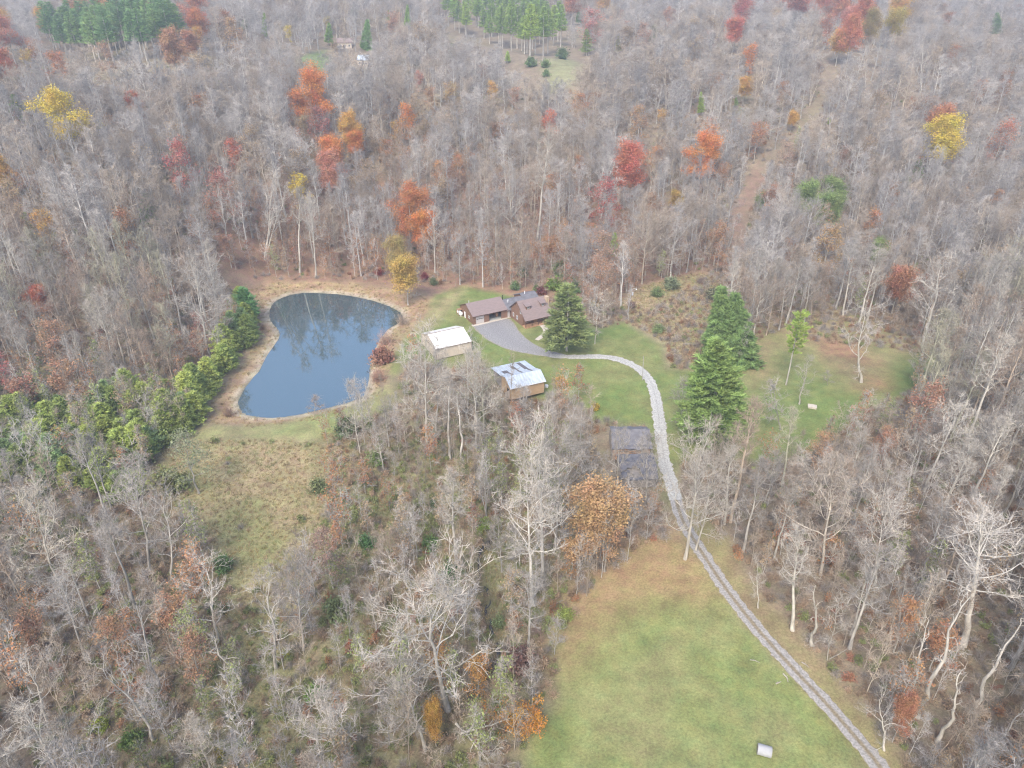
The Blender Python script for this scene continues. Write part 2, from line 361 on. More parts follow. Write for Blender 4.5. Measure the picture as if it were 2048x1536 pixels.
def gravel(name, c_track, c_mid, c_edge, mid_w=.22, mid_amt=.8):
    m, nt, b = nodes(name); N = nt.nodes; L = nt.links; b.inputs['Roughness'].default_value = .95
    at = N.new('ShaderNodeAttribute'); at.attribute_name = 'across'
    tc = N.new('ShaderNodeTexCoord'); n1 = N.new('ShaderNodeTexNoise'); n1.inputs['Scale'].default_value = 1.1; n1.inputs['Detail'].default_value = 6; n1.inputs['Roughness'].default_value = .8; L.new(tc.outputs['Object'], n1.inputs['Vector'])
    ab = N.new('ShaderNodeMath'); ab.operation = 'ABSOLUTE'; L.new(at.outputs['Fac'], ab.inputs[0])
    ad = N.new('ShaderNodeMath'); ad.operation = 'MULTIPLY_ADD'; L.new(n1.outputs['Fac'], ad.inputs[0]); ad.inputs[1].default_value = .5; L.new(ab.outputs[0], ad.inputs[2])
    cr = N.new('ShaderNodeValToRGB'); e = cr.color_ramp.elements
    mid = tuple(a*(1-mid_amt)+c*mid_amt for a, c in zip(c_track, c_mid))
    e[0].position = mid_w+.12; e[0].color = (*mid, 1); e[1].position = mid_w+.3; e[1].color = (*c_track, 1)
    x = e.new(.98); x.color = (*c_track, 1); x = e.new(1.2 if False else 1.0); x.color = (*c_edge, 1)
    sb = N.new('ShaderNodeMath'); sb.operation = 'MULTIPLY'; sb.inputs[1].default_value = .84; L.new(ad.outputs[0], sb.inputs[0]); L.new(sb.outputs[0], cr.inputs[0])
    mr = N.new('ShaderNodeMapRange'); mr.inputs['From Min'].default_value = .3; mr.inputs['From Max'].default_value = .7; mr.inputs['To Min'].default_value = .62; mr.inputs['To Max'].default_value = 1.25
    n2 = N.new('ShaderNodeTexNoise'); n2.inputs['Scale'].default_value = 3; n2.inputs['Detail'].default_value = 5; L.new(tc.outputs['Object'], n2.inputs['Vector']); L.new(n2.outputs['Fac'], mr.inputs['Value'])
    sc = N.new('ShaderNodeVectorMath'); sc.operation = 'SCALE'; L.new(cr.outputs[0], sc.inputs[0]); L.new(mr.outputs[0], sc.inputs['Scale']); L.new(sc.outputs[0], b.inputs['Base Color'])
    return m
M['gravel_white'] = gravel('gravel_white', (.44,.425,.385), (.30,.285,.25), (.34,.30,.21), .06, .6)
M['gravel_lane'] = gravel('gravel_lane', (.33,.31,.285), (.23,.185,.115), (.27,.22,.13), .20, .95)
M['gravel_grey'] = gravel('gravel_grey', (.275,.265,.255), (.25,.24,.235), (.29,.26,.20), .3, .6)
M['concrete'] = mat('concrete', (.52,.46,.38), var=.12, scale=2, tint=False, rnd=0)
drive_px = [(1000,676),(1050,697),(1100,711),(1150,714),(1200,713),(1240,720),(1275,736),(1300,762),(1312,800),(1318,840),(1323,880),(1330,925),(1342,965),(1352,1000)]
drv, drive_w = ribbon('driveway', drive_px[2:], [2.4,2.5,2.6,2.7,2.7,2.8,2.9,3.0,3.0,3.0,2.9,2.8], M['gravel_white'], .06, 9, .33, .7)
lane_px = [(1352,1000),(1365,1040),(1385,1075),(1410,1115),(1450,1175),(1500,1240),(1550,1298),(1600,1352),(1650,1405),(1700,1462),(1745,1515),(1790,1575),(1840,1640)]
lan, lane_w = ribbon('lane', lane_px, [2.8]+[2.7]*12, M['gravel_lane'], .055, 11, .24, .7)
# forecourt in front of the garage, narrowing into the drive
fo, _ = ribbon('gravel_forecourt', [(982,643),(992,655),(1008,672),(1034,688),(1064,699),(1095,707),(1125,713)], [13.2,12.8,11.2,8.8,5.8,3.7,2.9], M['gravel_grey'], .045, 25, .12)
pth, _ = ribbon('front_path', [(1080,648),(1089,655),(1092,663),(1086,671),(1073,680)], [1.5,1.8,1.8,1.7,1.3], M['concrete'], .06, 5, .0)
apron, _ = ribbon('concrete_apron', [(944,652),(975,645),(1012,636),(1026,632)], [1.1,1.1,1.1,1.1], M['concrete'], .08, 3, 0)
M['creek_water'] = mat('creek_water', (.03,.03,.03), rough=.1, var=.2, tint=False, spec=.5)
ribbon('creek', creek_px[3:11], [.5]*8, M['creek_water'], .12, 3, .2)

# ------------------------------------------------------------------ buildings
M['siding'] = mat('siding', (.21,.125,.085), var=.18, scale=1.2, tint=False, rnd=0, streak=(.3,.3,6))
M['shingle'] = mat('shingle', (.235,.18,.165), var=.14, scale=1.5, tint=False, rnd=0, streak=(.6,3,3))
M['shingle_old'] = mat('shingle_old', (.155,.15,.158), var=.2, scale=1.0, tint=False, rnd=0)
M['white_paint'] = mat('white_paint', (.78,.77,.75), var=.04, scale=2, tint=False, rnd=0, rough=.5)
M['trim_brown'] = mat('trim_brown', (.13,.08,.06), var=.1, tint=False, rnd=0)
M['wood_light'] = mat('wood_light', (.42,.25,.15), var=.15, tint=False, rnd=0)
M['door_white'] = mat('door_white', (.50,.46,.43), var=.05, tint=False, rnd=0)
M['dark'] = mat('dark', (.03,.028,.027), var=.1, tint=False, rnd=0)
M['floor_grey'] = mat('floor_grey', (.4,.41,.38), var=.1, tint=False, rnd=0)
M['glass'] = mat('glass', (.03,.035,.04), var=.05, tint=False, rnd=0, rough=.08, spec=.6)
M['stone_tan'] = mat('stone_tan', (.48,.36,.24), var=.25, scale=5, tint=False, rnd=0)
M['metal_pipe'] = mat('metal_pipe', (.55,.55,.56), var=.05, tint=False, rnd=0, rough=.4)
M['barn_roof_white'] = mat('barn_roof_white', (.72,.69,.63), var=.02, scale=1, tint=False, rnd=0, rough=.5)
M['barn_rib'] = mat('barn_rib', (.5,.48,.46), tint=False, rnd=0)
M['barn_wall_cream'] = mat('barn_wall_cream', (.56,.47,.37), var=.12, scale=1.5, tint=False, rnd=0, streak=(5,5,.3))
M['barn_roof_blue'] = mat('barn_roof_blue', (.44,.49,.54), var=.22, scale=.9, tint=False, rnd=0, rough=.45, streak=(3,.6,.6))
M['barn_wall_tan'] = mat('barn_wall_tan', (.46,.32,.19), var=.12, scale=1.2, tint=False, rnd=0, streak=(.6,.6,5))
M['patch_dark'] = mat('patch_dark', (.12,.11,.115), var=.15, scale=2, tint=False, rnd=0)
M['trim_barn'] = mat('trim_barn', (.25,.17,.14), var=.05, tint=False, rnd=0)
M['wood_grey'] = mat('wood_grey', (.25,.225,.2), var=.25, tint=False, rnd=0, streak=(1,1,5))
M['plank'] = mat('plank', (.33,.2,.12), var=.35, scale=3, tint=False, rnd=0)

def gable_walls(x0, x1, y0, y1, ze, zr, yr, z0=-.1):
    g = G(); g.prism([(y0, z0), (y1, z0), (y1, ze), (yr, zr), (y0, ze)], x0, x1); return g
def win(parent, x, y, z, w, h, face='y-', frame='white_paint', pane_n=1, name='window'):
    """a framed window on a wall facing y- (front), x- (left) or x+"""
    g = G(); t = .07; d = .05
    for a, b_, c, e in ((-w/2, w/2, h-t, h), (-w/2, w/2, 0, t), (-w/2, -w/2+t, t, h-t), (w/2-t, w/2, t, h-t), (-.025, .025, t, h-t)):
        if face == 'y-': g.box(x+a, x+b_, y-d, y+.0, z+c, z+e)
        elif face == 'x-': g.box(x-d, x, y+a, y+b_, z+c, z+e)
        else: g.box(x, x+d, y+a, y+b_, z+c, z+e)
    o = g.build(name, frame, parent)
    p = G()
    if face == 'y-': p.box(x-w/2+t, x+w/2-t, y-.02, y+.02, z+t, z+h-t)
    elif face == 'x-': p.box(x-.02, x+.02, y-w/2+t, y+w/2-t, z+t, z+h-t)
    else: p.box(x-.02, x+.02, y-w/2+t, y+w/2-t, z+t, z+h-t)
    p.build('pane', 'glass', o); return o

HA, HPHI = (-12.1, 201.4), R(28)
hz = 0.12
H = empty('house', (HA[0], HA[1], h1(*HA)+hz-.1), HPHI, 'long brown wood-sided house with attached two-bay garage, two dormers and front porch', 'house')
H.location.z = 0.1
# garage wing with its two door openings in the front wall
g = G(); gw, gd, ge, grr = 11.7, 9.6, 2.9, 5.25
t = .2
for a, b_ in ((0, 1.0), (3.8, 5.6), (9.9, gw)): g.box(a, b_, 0, t, -.3, 2.45)
g.box(0, gw, 0, t, 2.45, ge)
g.prism([(t, -.3), (gd, -.3), (gd, ge), (gd/2, grr), (t, ge)], 0, t); g.prism([(t, -.3), (gd, -.3), (gd, ge), (gd/2, grr), (t, ge)], gw-t, gw)
g.box(t, gw-t, gd-t, gd, -.3, ge)
garage_wall = g.build('garage_wall', 'siding', H)
g = G(); g.box(t, gw-t, t, gd-t, -.25, -.02); g.build('garage_floor', 'floor_grey', H)
g = G(); g.box(6.4, 9.2, 5.2, 5.9, -.02, 1.0); g.box(9.0, 9.8, 2, 4, -.02, 1.2); g.build('garage_clutter', 'wood_light', H)
def gable_roof(x0, x1, y0, y1, ze, zr, yr, ov=.45, th=.14, mats='shingle', parent=None, name='roof', side=.35):
    s0 = (zr-ze)/(yr-y0); s1 = (zr-ze)/(y1-yr); g = G()
    a = ze-s0*ov+.15; b_ = ze-s1*ov+.15; r = zr+.15
    g.slab([(x0-side, y0-ov, a), (x1+side, y0-ov, a), (x1+side, yr, r), (x0-side, yr, r)], th)
    g.slab([(x1+side, y1+ov, b_), (x0-side, y1+ov, b_), (x0-side, yr+.003, r), (x1+side, yr+.003, r)], th)
    o = g.build(name, mats, parent)
    return o
rf = gable_roof(0, gw, 0, gd, ge, grr, gd/2, parent=H, name='garage_roof', side=.3)
g = G(); g.box(-.33, gw+.33, -.50, -.46, ge-.22, ge-.02); g.build('gutter', 'trim_brown', rf)
g = G(); g.tube([(-.32, -.47, ge-.1), (-.32, gd/2, grr+.08), (-.32, gd+.47, ge-.1)], .07, 4); g.build('barge_board', 'trim_brown', rf)
g = G(); g.tube([(.9, gd/2, grr+.1), (.9, gd/2, grr+.9)], .1, 6, cap=True); g.build('vent_pipe', 'metal_pipe', rf)
gdoor = G()
for k in range(4): gdoor.box(1.02, 3.78, .04, .09, .02+k*.6, .02+k*.6+.58)
gd_o = gdoor.build('garage_door', 'door_white', H)
for k in range(4):
    g = G(); g.box(1.2+k*.65, 1.68+k*.65, .015, .045, 1.4, 1.68); g.build('window', 'glass', gd_o)
win(H, 0, 3.0, 1.0, .9, .9, 'x-')
g = G(); g.box(-.06, -.003, 5.6, 6.5, 0, 2.05); g.build('side_door', 'white_paint', H)
# house block
hx0, hx1, hy0, hy1, he, hr, hyr = 13.1, 22.3, -8.2, -.5, 2.95, 7.1, -5.0
pf = -10.1                                       # front edge of the porch
s_f = (hr-2.7)/(hyr-pf)
zf = 2.7+s_f*(hy0-pf)
g = G(); g.prism([(hy0, -.3), (hy1, -.3), (hy1, 3.6), (hyr, hr), (hy0, zf)], hx0, hx1); g.build('house_wall', 'siding', H)
g = G()
g.slab([(hx0-.4, pf-.35, 2.7-s_f*.35+.15), (hx1+.4, pf-.35, 2.7-s_f*.35+.15), (hx1+.4, hyr, hr+.15), (hx0-.4, hyr, hr+.15)], .15)
s_b = (hr-3.6)/(hy1-hyr)
g.slab([(hx1+.4, hy1+.4, 3.6-s_b*.4+.15), (hx0-.4, hy1+.4, 3.6-s_b*.4+.15), (hx0-.4, hyr+.003, hr+.15), (hx1+.4, hyr+.003, hr+.15)], .15)
hroof = g.build('house_roof', 'shingle', H)
g = G(); g.box(hx0-.42, hx1+.42, pf-.42, pf-.37, 2.42, 2.62); g.build('gutter', 'trim_brown', hroof)
g = G(); g.tube([(hx0-.42, pf-.35, 2.6), (hx0-.42, hyr, hr+.08), (hx0-.42, hy1+.4, 3.4)], .08, 4); g.build('barge_board', 'trim_brown', hroof)
g = G(); g.prism([(hy0+.02, -.3), (pf, -.3), (pf, .28), (hy0+.02, .28)], hx0, hx1); g.build('porch_deck', 'wood_light', H)
for k in range(5):
    x = hx0+.12+k*(hx1-hx0-.24)/4
    g = G(); g.box(x-.09, x+.09, pf+.05, pf+.23, .28, 2.58); g.build('porch_post', 'trim_brown', H)
for a, b_ in ((0, 1), (1, 2), (3, 4)):
    xa = hx0+.21+a*(hx1-hx0-.24)/4; xb = hx0+.03+b_*(hx1-hx0-.24)/4
    g = G(); g.box(xa, xb, pf+.1, pf+.17, 1.1, 1.2); g.box(xa, xb, pf+.1, pf+.17, .42, .5)
    for x in np.arange(xa+.1, xb-.05, .2): g.box(x, x+.05, pf+.11, pf+.16, .5, 1.1)
    g.build('porch_railing', 'wood_light', H)
g = G(); g.box(17.2, 18.2, hy0-.05, hy0-.003, .28, 2.3); d_ = g.build('front_door', 'wood_light', H)
for x in (15.0, 20.3): win(H, x, hy0, 1.0, 1.5, 1.2, 'y-')
win(H, hx0, -6.9, 3.7, .9, 1.1, 'x-'); win(H, hx0, -4.6, 1.0, .9, 1.2, 'x-'); win(H, hx0, -2.2, 1.0, .8, 1.2, 'x-'); win(H, hx1, -6, 3.6, .9, 1.1, 'x+')
for x in (15.35, 20.6):
    dm = empty('dormer', (0, 0, 0)); dm.parent = H
    yf = -7.6; zb = 2.7+s_f*(yf-pf)+.15; top = zb+1.15
    yb = pf+(top+.25-2.85)/s_f
    g = G(); g.prism([(yf, zb-.1), (yf+.0, top), (yf+(top-zb)/s_f, top)], x-.75, x+.75); g.build('wall', 'siding', dm)
    g = G(); g.slab([(x-1.0, yf-.35, top+.02), (x+1.0, yf-.35, top+.02), (x+1.0, yb+.35, top+.62), (x-1.0, yb+.35, top+.62)], .12); g.build('roof', 'shingle', dm)
    w_ = win(dm, x, yf, zb+.15, .8, .9, 'y-')
    for ch in list(w_.children): ch.parent = w_
g = G(); g.box(hx1+.003, hx1+.85, -6.9, -5.5, -.3, 7.2); g.box(hx1-.04, hx1+.95, -7.0, -5.4, 7.2, 7.4); g.build('chimney', 'stone_tan', H)
# link and rear wing
g = G(); g.box(gw+.003, hx0-.003, -.2, 5.0, -.3, 2.6); g.build('link_wall', 'siding', H)
g = G(); g.slab([(gw-.05, -.9, 2.55), (hx0+.05, -.9, 2.55), (hx0+.05, 5.0, 3.7), (gw-.05, 5.0, 3.7)], .12); g.build('link_roof', 'shingle', H)
g = G(); g.box(12.0, 12.8, -.26, -.21, 0, 2.05); g.build('link_door', 'door_white', H)
g = G(); g.prism([(.0, -.3), (7.4, -.3), (7.4, 2.8), (3.6, 4.3), (.0, 2.8)], 12.6, 18.9)
g.build('rear_wall', 'siding', H)
rr_ = gable_roof(12.3, 19.2, -.4, 7.4, 2.8, 4.4, 3.6, parent=H, name='rear_roof', mats='shingle_old')
g = G(); g.prism([(.0, -.3), (9.0, -.3), (9.0, 3.0), (4.5, 4.9), (.0, 3.0)], 19.3, 24.2); g.build('rear_wall', 'siding', H)
rr2 = gable_roof(19.3, 24.2, 0, 9.0, 3.0, 4.9, 4.5, parent=H, name='rear_roof', mats='shingle_old')
for x, y, z, pr_ in ((13.4, 2.2, 4.0, rr_), (20.5, 4.0, 4.9, rr2)):
    g = G(); g.tube([(x, y, z), (x, y, z+1.0)], .13, 6, cap=True); g.build('vent_pipe', 'white_paint', pr_)
g = G(); g.tube([(12.9, 5.0, 3.4), (12.9, 5.0, 5.6)], .11, 6, cap=True); g.build('stove_pipe', 'dark', rr_)
# firewood rack / lean-to at the left of the garage
g = G(); g.box(-1.5, -.01, 8.0, 9.4, 2.0, 2.08); g.box(-1.5, -1.4, 8.0, 8.1, -.3, 2.0); g.box(-1.5, -1.4, 9.3, 9.4, -.3, 2.0); g.build('lean_to', 'plank', H)

# white pole barn
BA, BPHI = (-21.5, 178.5), R(27)
B1 = empty('barn', (BA[0], BA[1], .05), BPHI, 'pole barn with clean bright white metal roof and cream walls beside the pond', 'barn')
g = gable_walls(0, 10.9, 0, 11.2, 3.3, 5.2, 5.9); g.build('wall', 'barn_wall_cream', B1)
r_ = gable_roof(0, 10.9, 0, 11.2, 3.3, 5.25, 5.9, ov=.25, th=.08, mats='barn_roof_white', parent=B1, side=.12)
g = G()
for x in np.arange(.3, 10.9, .9):
    g.tube([(x, -.24, 3.34), (x, 5.88, 5.405)], .022, 3); g.tube([(x, 5.92, 5.405), (x, 11.4, 3.36)], .022, 3)
g.build('roof_rib', 'barn_rib', r_)
g = G(); g.box(-.15, 11.05, 5.78, 6.0, 5.40, 5.45); g.build('ridge_cap', 'trim_barn', r_)
for x, y in ((-.04, -.04), (10.94, -.04), (-.04, 11.24)):
    g = G(); g.box(x-.06, x+.06, y-.06, y+.06, -.1, 3.25); g.build('corner_trim', 'trim_barn', B1)
g = G(); g.box(-.15, 11.05, -.30, -.26, 3.17, 3.3); g.build('eave_trim', 'trim_barn', r_)
g = G(); g.tube([(-.14, -.25, 3.2), (-.14, 5.9, 5.3), (-.14, 11.45, 3.2)], .05, 4); g.build('barge_board', 'trim_barn', r_)
g = G(); g.box(-.06, -.003, 3.2, 7.4, 0, 2.8); dd = g.build('sliding_door', 'barn_wall_cream', B1)
g = G(); g.box(-.12, -.062, 2.8, 7.8, 2.8, 2.95); g.build('door_rail', 'trim_barn', dd)
# tan barn with patched lean-to roof
CA, CPHI = (-.3, 157.0), R(24)
B2 = empty('barn', (CA[0], CA[1], -.1), CPHI, 'tan barn with pale blue-white metal roof carrying three dark patches', 'barn')
g = G(); g.prism([(0, -.3), (6.0, -.3), (6.0, 3.7), (3.0, 4.8), (0, 3.3)], 0, 9.6); g.build('wall', 'barn_wall_tan', B2)
g = G(); g.prism([(6.003, -.3), (12.3, -.3), (12.3, 2.6), (6.003, 3.6)], .3, 9.3); g.build('lean_to_wall', 'wood_grey', B2)
def roof_z(y): return float(np.interp(y, [-.4, 3.0, 6.2, 12.9], [3.25, 5.0, 3.9, 2.85]))
g = G()
for ya, yb in ((-.4, 3.0), (3.0, 6.2), (6.2, 12.9)):
    g.slab([(-.3, ya, roof_z(ya)), (9.9, ya, roof_z(ya)), (9.9, yb, roof_z(yb)), (-.3, yb, roof_z(yb))], .08)
r2 = g.build('roof', 'barn_roof_blue', B2)
for x0, x1, x2, ya, yb, yc in ((1.0, 2.6, .55, 6.6, 8.6, 3.7), (4.3, 5.4, .55, 8.2, 10.2, 4.0), (7.0, 8.1, .6, 6.6, 12.2, 3.8)):
    g = G()
    for (a, b_, p, q) in ((x0, x1, ya, yb), (x1-x2, x1, yc, min(ya, 6.2)), ):
        p_, q_ = min(p, q), max(p, q)
        g.slab([(a, p_, roof_z(p_)+.02), (b_, p_, roof_z(p_)+.02), (b_, q_, roof_z(q_)+.02), (a, q_, roof_z(q_)+.02)], .015)
    if ya > 6.2:
        g.slab([(x1-x2, 6.2, roof_z(6.2)+.02), (x1, 6.2, roof_z(6.2)+.02), (x1, ya, roof_z(ya)+.02), (x1-x2, ya, roof_z(ya)+.02)], .015)
    g.build('roof_patch', 'patch_dark', r2)
g = G()
for x in np.arange(.1, 9.8, .75):
    g.tube([(x, y, roof_z(y)+.012) for y in (-.38, 3.0, 6.2, 12.85)], .02, 3)
g.build('roof_rib', 'barn_rib', r2)
g = G(); g.box(-.32, 9.92, -.46, -.41, 3.08, 3.26); g.build('eave_trim', 'white_paint', r2)
g = G(); g.box(-.08, -.003, 1.2, 2.2, 0, 2.3); g.build('side_door', 'dark', B2)
g = G(); g.slab([(-1.6, -.2, 0), (-.05, .3, 0), (-.05, .3, 2.6), (-1.6, -.2, 2.4)], .06); g.build('open_door', 'barn_wall_cream', B2)

# derelict house
M['wood_weathered'] = mat('wood_weathered', (.34,.29,.24), var=.25, tint=False, rnd=0, streak=(1,1,5))
D = empty('derelict_house', (22.3, 121.5, -.4), R(-1.5), 'collapsed derelict house with sagging dark grey roofs beside the gravel drive', 'house')
g = G(); g.prism([(9.8, -.5), (18, -.5), (18, 2.6), (14.0, 4.3), (9.8, 2.3)], .2, 8.6)
g.build('wall', 'wood_weathered', D)
def sag_roof(quad, name, sag, mt, seed, par, hole=None, nx_=14, ny_=10, th=.1):
    q = np.array(quad, float); r = np.random.default_rng(seed); V = []
    for j in range(ny_+1):
        for i in range(nx_+1):
            u, v = i/nx_, j/ny_
            p = (q[0]*(1-u)+q[1]*u)*(1-v)+(q[3]*(1-u)+q[2]*u)*v
            p = p+np.array([0, 0, -sag*sin(pi*u)*sin(pi*min(v*1.1, 1))+r.normal()*.05])
            if v in (0, 1) or u in (0, 1): p = p+np.array([r.normal()*.12, r.normal()*.12, 0])
            V.append(p)
    Fq = []
    for j in range(ny_):
        for i in range(nx_):
            u, v = (i+.5)/nx_, (j+.5)/ny_
            if hole and ((u-hole[0])/hole[2])**2+((v-hole[1])/hole[3])**2 < 1+r.normal()*.25: continue
            a = j*(nx_+1)+i; Fq.append((a, a+1, a+nx_+2, a+nx_+1))
    g = G(); g.add(V, Fq); o = g.build(name, mt, par)
    md = o.modifiers.new('thick', 'SOLIDIFY'); md.thickness = th
    return o
sag_roof([(0, 14.0, 5.3), (8.9, 14.0, 5.3), (8.9, 18.5, 3.1), (0, 18.5, 3.1)], 'roof', .1, 'shingle_old', 3, D)
sag_roof([(-.1, 9.3, 3.0), (9.0, 9.6, 3.0), (8.9, 14.0, 5.3), (0, 14.0, 5.3)], 'roof', .45, 'shingle_old', 4, D)
g = G(); g.prism([(0, -.5), (8.0, -.5), (8.0, 1.7), (4.0, 2.4), (0, 1.3)], 1.0, 8.6); g.build('wall', 'wood_grey', D)
sag_roof([(.7, 3.9, 3.6), (8.9, 3.9, 3.6), (8.9, 8.4, 2.7), (1.0, 8.2, 2.4)], 'roof', .5, 'shingle_old', 5, D)
sag_roof([(.7, -.5, 2.1), (8.9, -.5, 2.2), (8.9, 3.9, 3.6), (.7, 3.9, 3.6)], 'roof', .6, 'shingle_old', 6, D, hole=(.42, .45, .22, .33))
g = G()
for k in range(60):
    x, y = rng.uniform(.3, 8.6), rng.uniform(7.9, 9.9); a = rng.uniform(-.5, .5)+(.0 if k % 3 else 1.4); l = rng.uniform(.5, 1.9)
    p = np.array([x, y, rng.uniform(1.6, 2.9)]); d = np.array([cos(a), sin(a), rng.normal()*.25])*l
    g.tube([p-d/2, p+d/2], .07, 4)
tag(g.build('rubble', 'plank', D), kind='stuff')
g = G()
for k in range(5): g.box(.2, 2.0, 8.9-.28*k, 9.05-.28*k, 1.2, 2.2-.12*k)
g.build('broken_wall', 'wood_light', D)

# propane tank
g = G(); tk = gp(922, 631)
T_ = empty('propane_tank', (tk[0]-.3, tk[1], .12), HPHI, 'white horizontal propane tank standing against the left end wall of the garage', 'tank')
xs = np.linspace(-1, 1, 15); rad = .6*np.sqrt(np.clip(1-np.clip((np.abs(xs)-.7)/.3, 0, 1)**2, 0.0025, 1))
g.tube([(0, x*1.5, .95) for x in xs], rad, 16, cap=True); g.build('body', 'white_paint', T_)
g = G(); g.tube([(0, 0, 1.5), (0, 0, 1.75)], .2, 8, cap=True); g.build('valve_cover', 'white_paint', T_)
for y in (-.9, .9):
    g = G(); g.box(-.4, .4, y-.12, y+.12, -.3, .42); g.build('leg', 'concrete', T_)

# utility poles
M['pole_wood'] = mat('pole_wood', (.38,.35,.32), var=.2, tint=False, rnd=0, streak=(4,4,.5))
def pole(bpx, tpx, label, arm=True, light=False, r=.16, cat='utility pole', name='utility_pole'):
    x, y = gp(*bpx); z = h1(x, y)
    u = (tpx[0]-1024)/CF; v = (768-tpx[1])/CF; d = np.array([u, cos(CT)+v*sin(CT), -sin(CT)+v*cos(CT)]); tt = y/d[1]
    tx, tz = d[0]*tt-x, CH+d[2]*tt-z
    E_ = empty(name, (x, y, z), 0, label, cat)
    g = G(); g.tube([(0, 0, -.3), (tx*.5, 0, tz*.5), (tx, 0, tz)], [r, r*.85, r*.65], 8, cap=True); g.build('pole', 'pole_wood', E_)
    if arm:
        g = G(); g.box(tx-1.1, tx+1.1, -.06, .06, tz-.9, tz-.75); g.build('crossarm', 'pole_wood', E_)
        g = G(); g.tube([(tx+.35, -.1, tz-2.2), (tx+.35, -.1, tz-1.2)], .24, 8, cap=True); g.build('transformer', 'metal_pipe', E_)
    if light:
        g = G(); g.tube([(tx, 0, tz-.3), (tx+.7, -.3, tz+.1), (tx+1.4, -.5, tz+.05)], .04, 5); g.tube([(tx+1.3, -.5, tz+.08), (tx+1.3, -.5, tz-.2)], [.1, .22], 8, cap=True); g.build('lamp_arm', 'white_paint', E_)
    return np.array([x+tx, y, z+tz])
pt1 = pole((1254,633), (1264,577), 'leaning wooden utility pole with a lamp arm beside the brown brush lot', True, True)
pt2 = pole((1484,612), (1487,570), 'utility pole rising behind the pair of dark spruces', True)
pt3 = pole((1285,760), (1287,712), 'slim pale pole without crossarm standing at the bend of the drive', False, r=.11)
pt4 = pole((1085,132), (1087,92), 'tall pale pole on the far hilltop clearing before the pine grove', False, r=.2)
pole((990,778), (990,735), 'thin dark metal post standing at the corner of the patched-roof barn', False, r=.07, cat='post', name='metal_post')
g = G()
for a_, b_ in ((pt1, pt2), (pt1, np.array([8.3, 211.0, 4.2]))):
    q = [a_*(1-t)+b_*t-np.array([0, 0, 4*.9*t*(1-t)+.8*(1-t)]) for t in np.linspace(0, 1, 14)]
    g.tube(q, .03, 4)
tag(g.build('power_line', 'dark'), 'thin dark power line strung from the leaning pole to the brown house', 'cable')

# hay bale, slab, tarp, logs
M['bale_wrap'] = mat('bale_wrap', (.36,.355,.35), var=.1, scale=2, tint=False, rnd=0); M['bale_end'] = mat('bale_end', (.3,.25,.2), var=.3, scale=4, tint=False, rnd=0)
bx, by = gp(1527, 1508); bz = h1(bx, by)
Bl = empty('hay_bale', (bx, by, bz), R(-18), 'round hay bale in pale net wrap lying alone on the green field', 'hay bale')
g = G(); g.tube([(-.95, 0, .8), (-.9, 0, .8), (.9, 0, .8), (.95, 0, .8)], [.70, .76, .76, .70], 24); g.build('wrap', 'bale_wrap', Bl)
for s_ in (-1, 1):
    g = G(); g.tube([(s_*.93, 0, .8), (s_*.96, 0, .8)], .69, 24, cap=True); g.build('end_face', 'bale_end', Bl)
sx, sy = gp(1624, 815); sz = h1(sx, sy)
g = G(); g.box(-1.0, 1.0, -.7, .7, -.05, .45); g.box(-1.06, 1.06, -.76, .76, .45, .53)
g.box(-.2, .2, -.2, .2, .53, .6)
o = g.build('concrete_slab', 'concrete'); o.location = (sx, sy, sz); o.rotation_euler = (0, 0, R(-20)); tag(o, 'pale square concrete well cover on the lawn below the small white tree', 'well cover')
wx, wy = gp(1093, 774)
g = G(); g.tube([(0, 0, -.05), (0, 0, .55), (0, 0, .62)], [.5, .5, .42], 12, cap=True); g.tube([(0, 0, .62), (0, 0, .7)], .15, 8, cap=True)
o = g.build('water_barrel', 'white_paint'); o.location = (wx, wy, h1(wx, wy)); tag(o, 'small white barrel on the grass beside the tan barn corner', 'barrel')

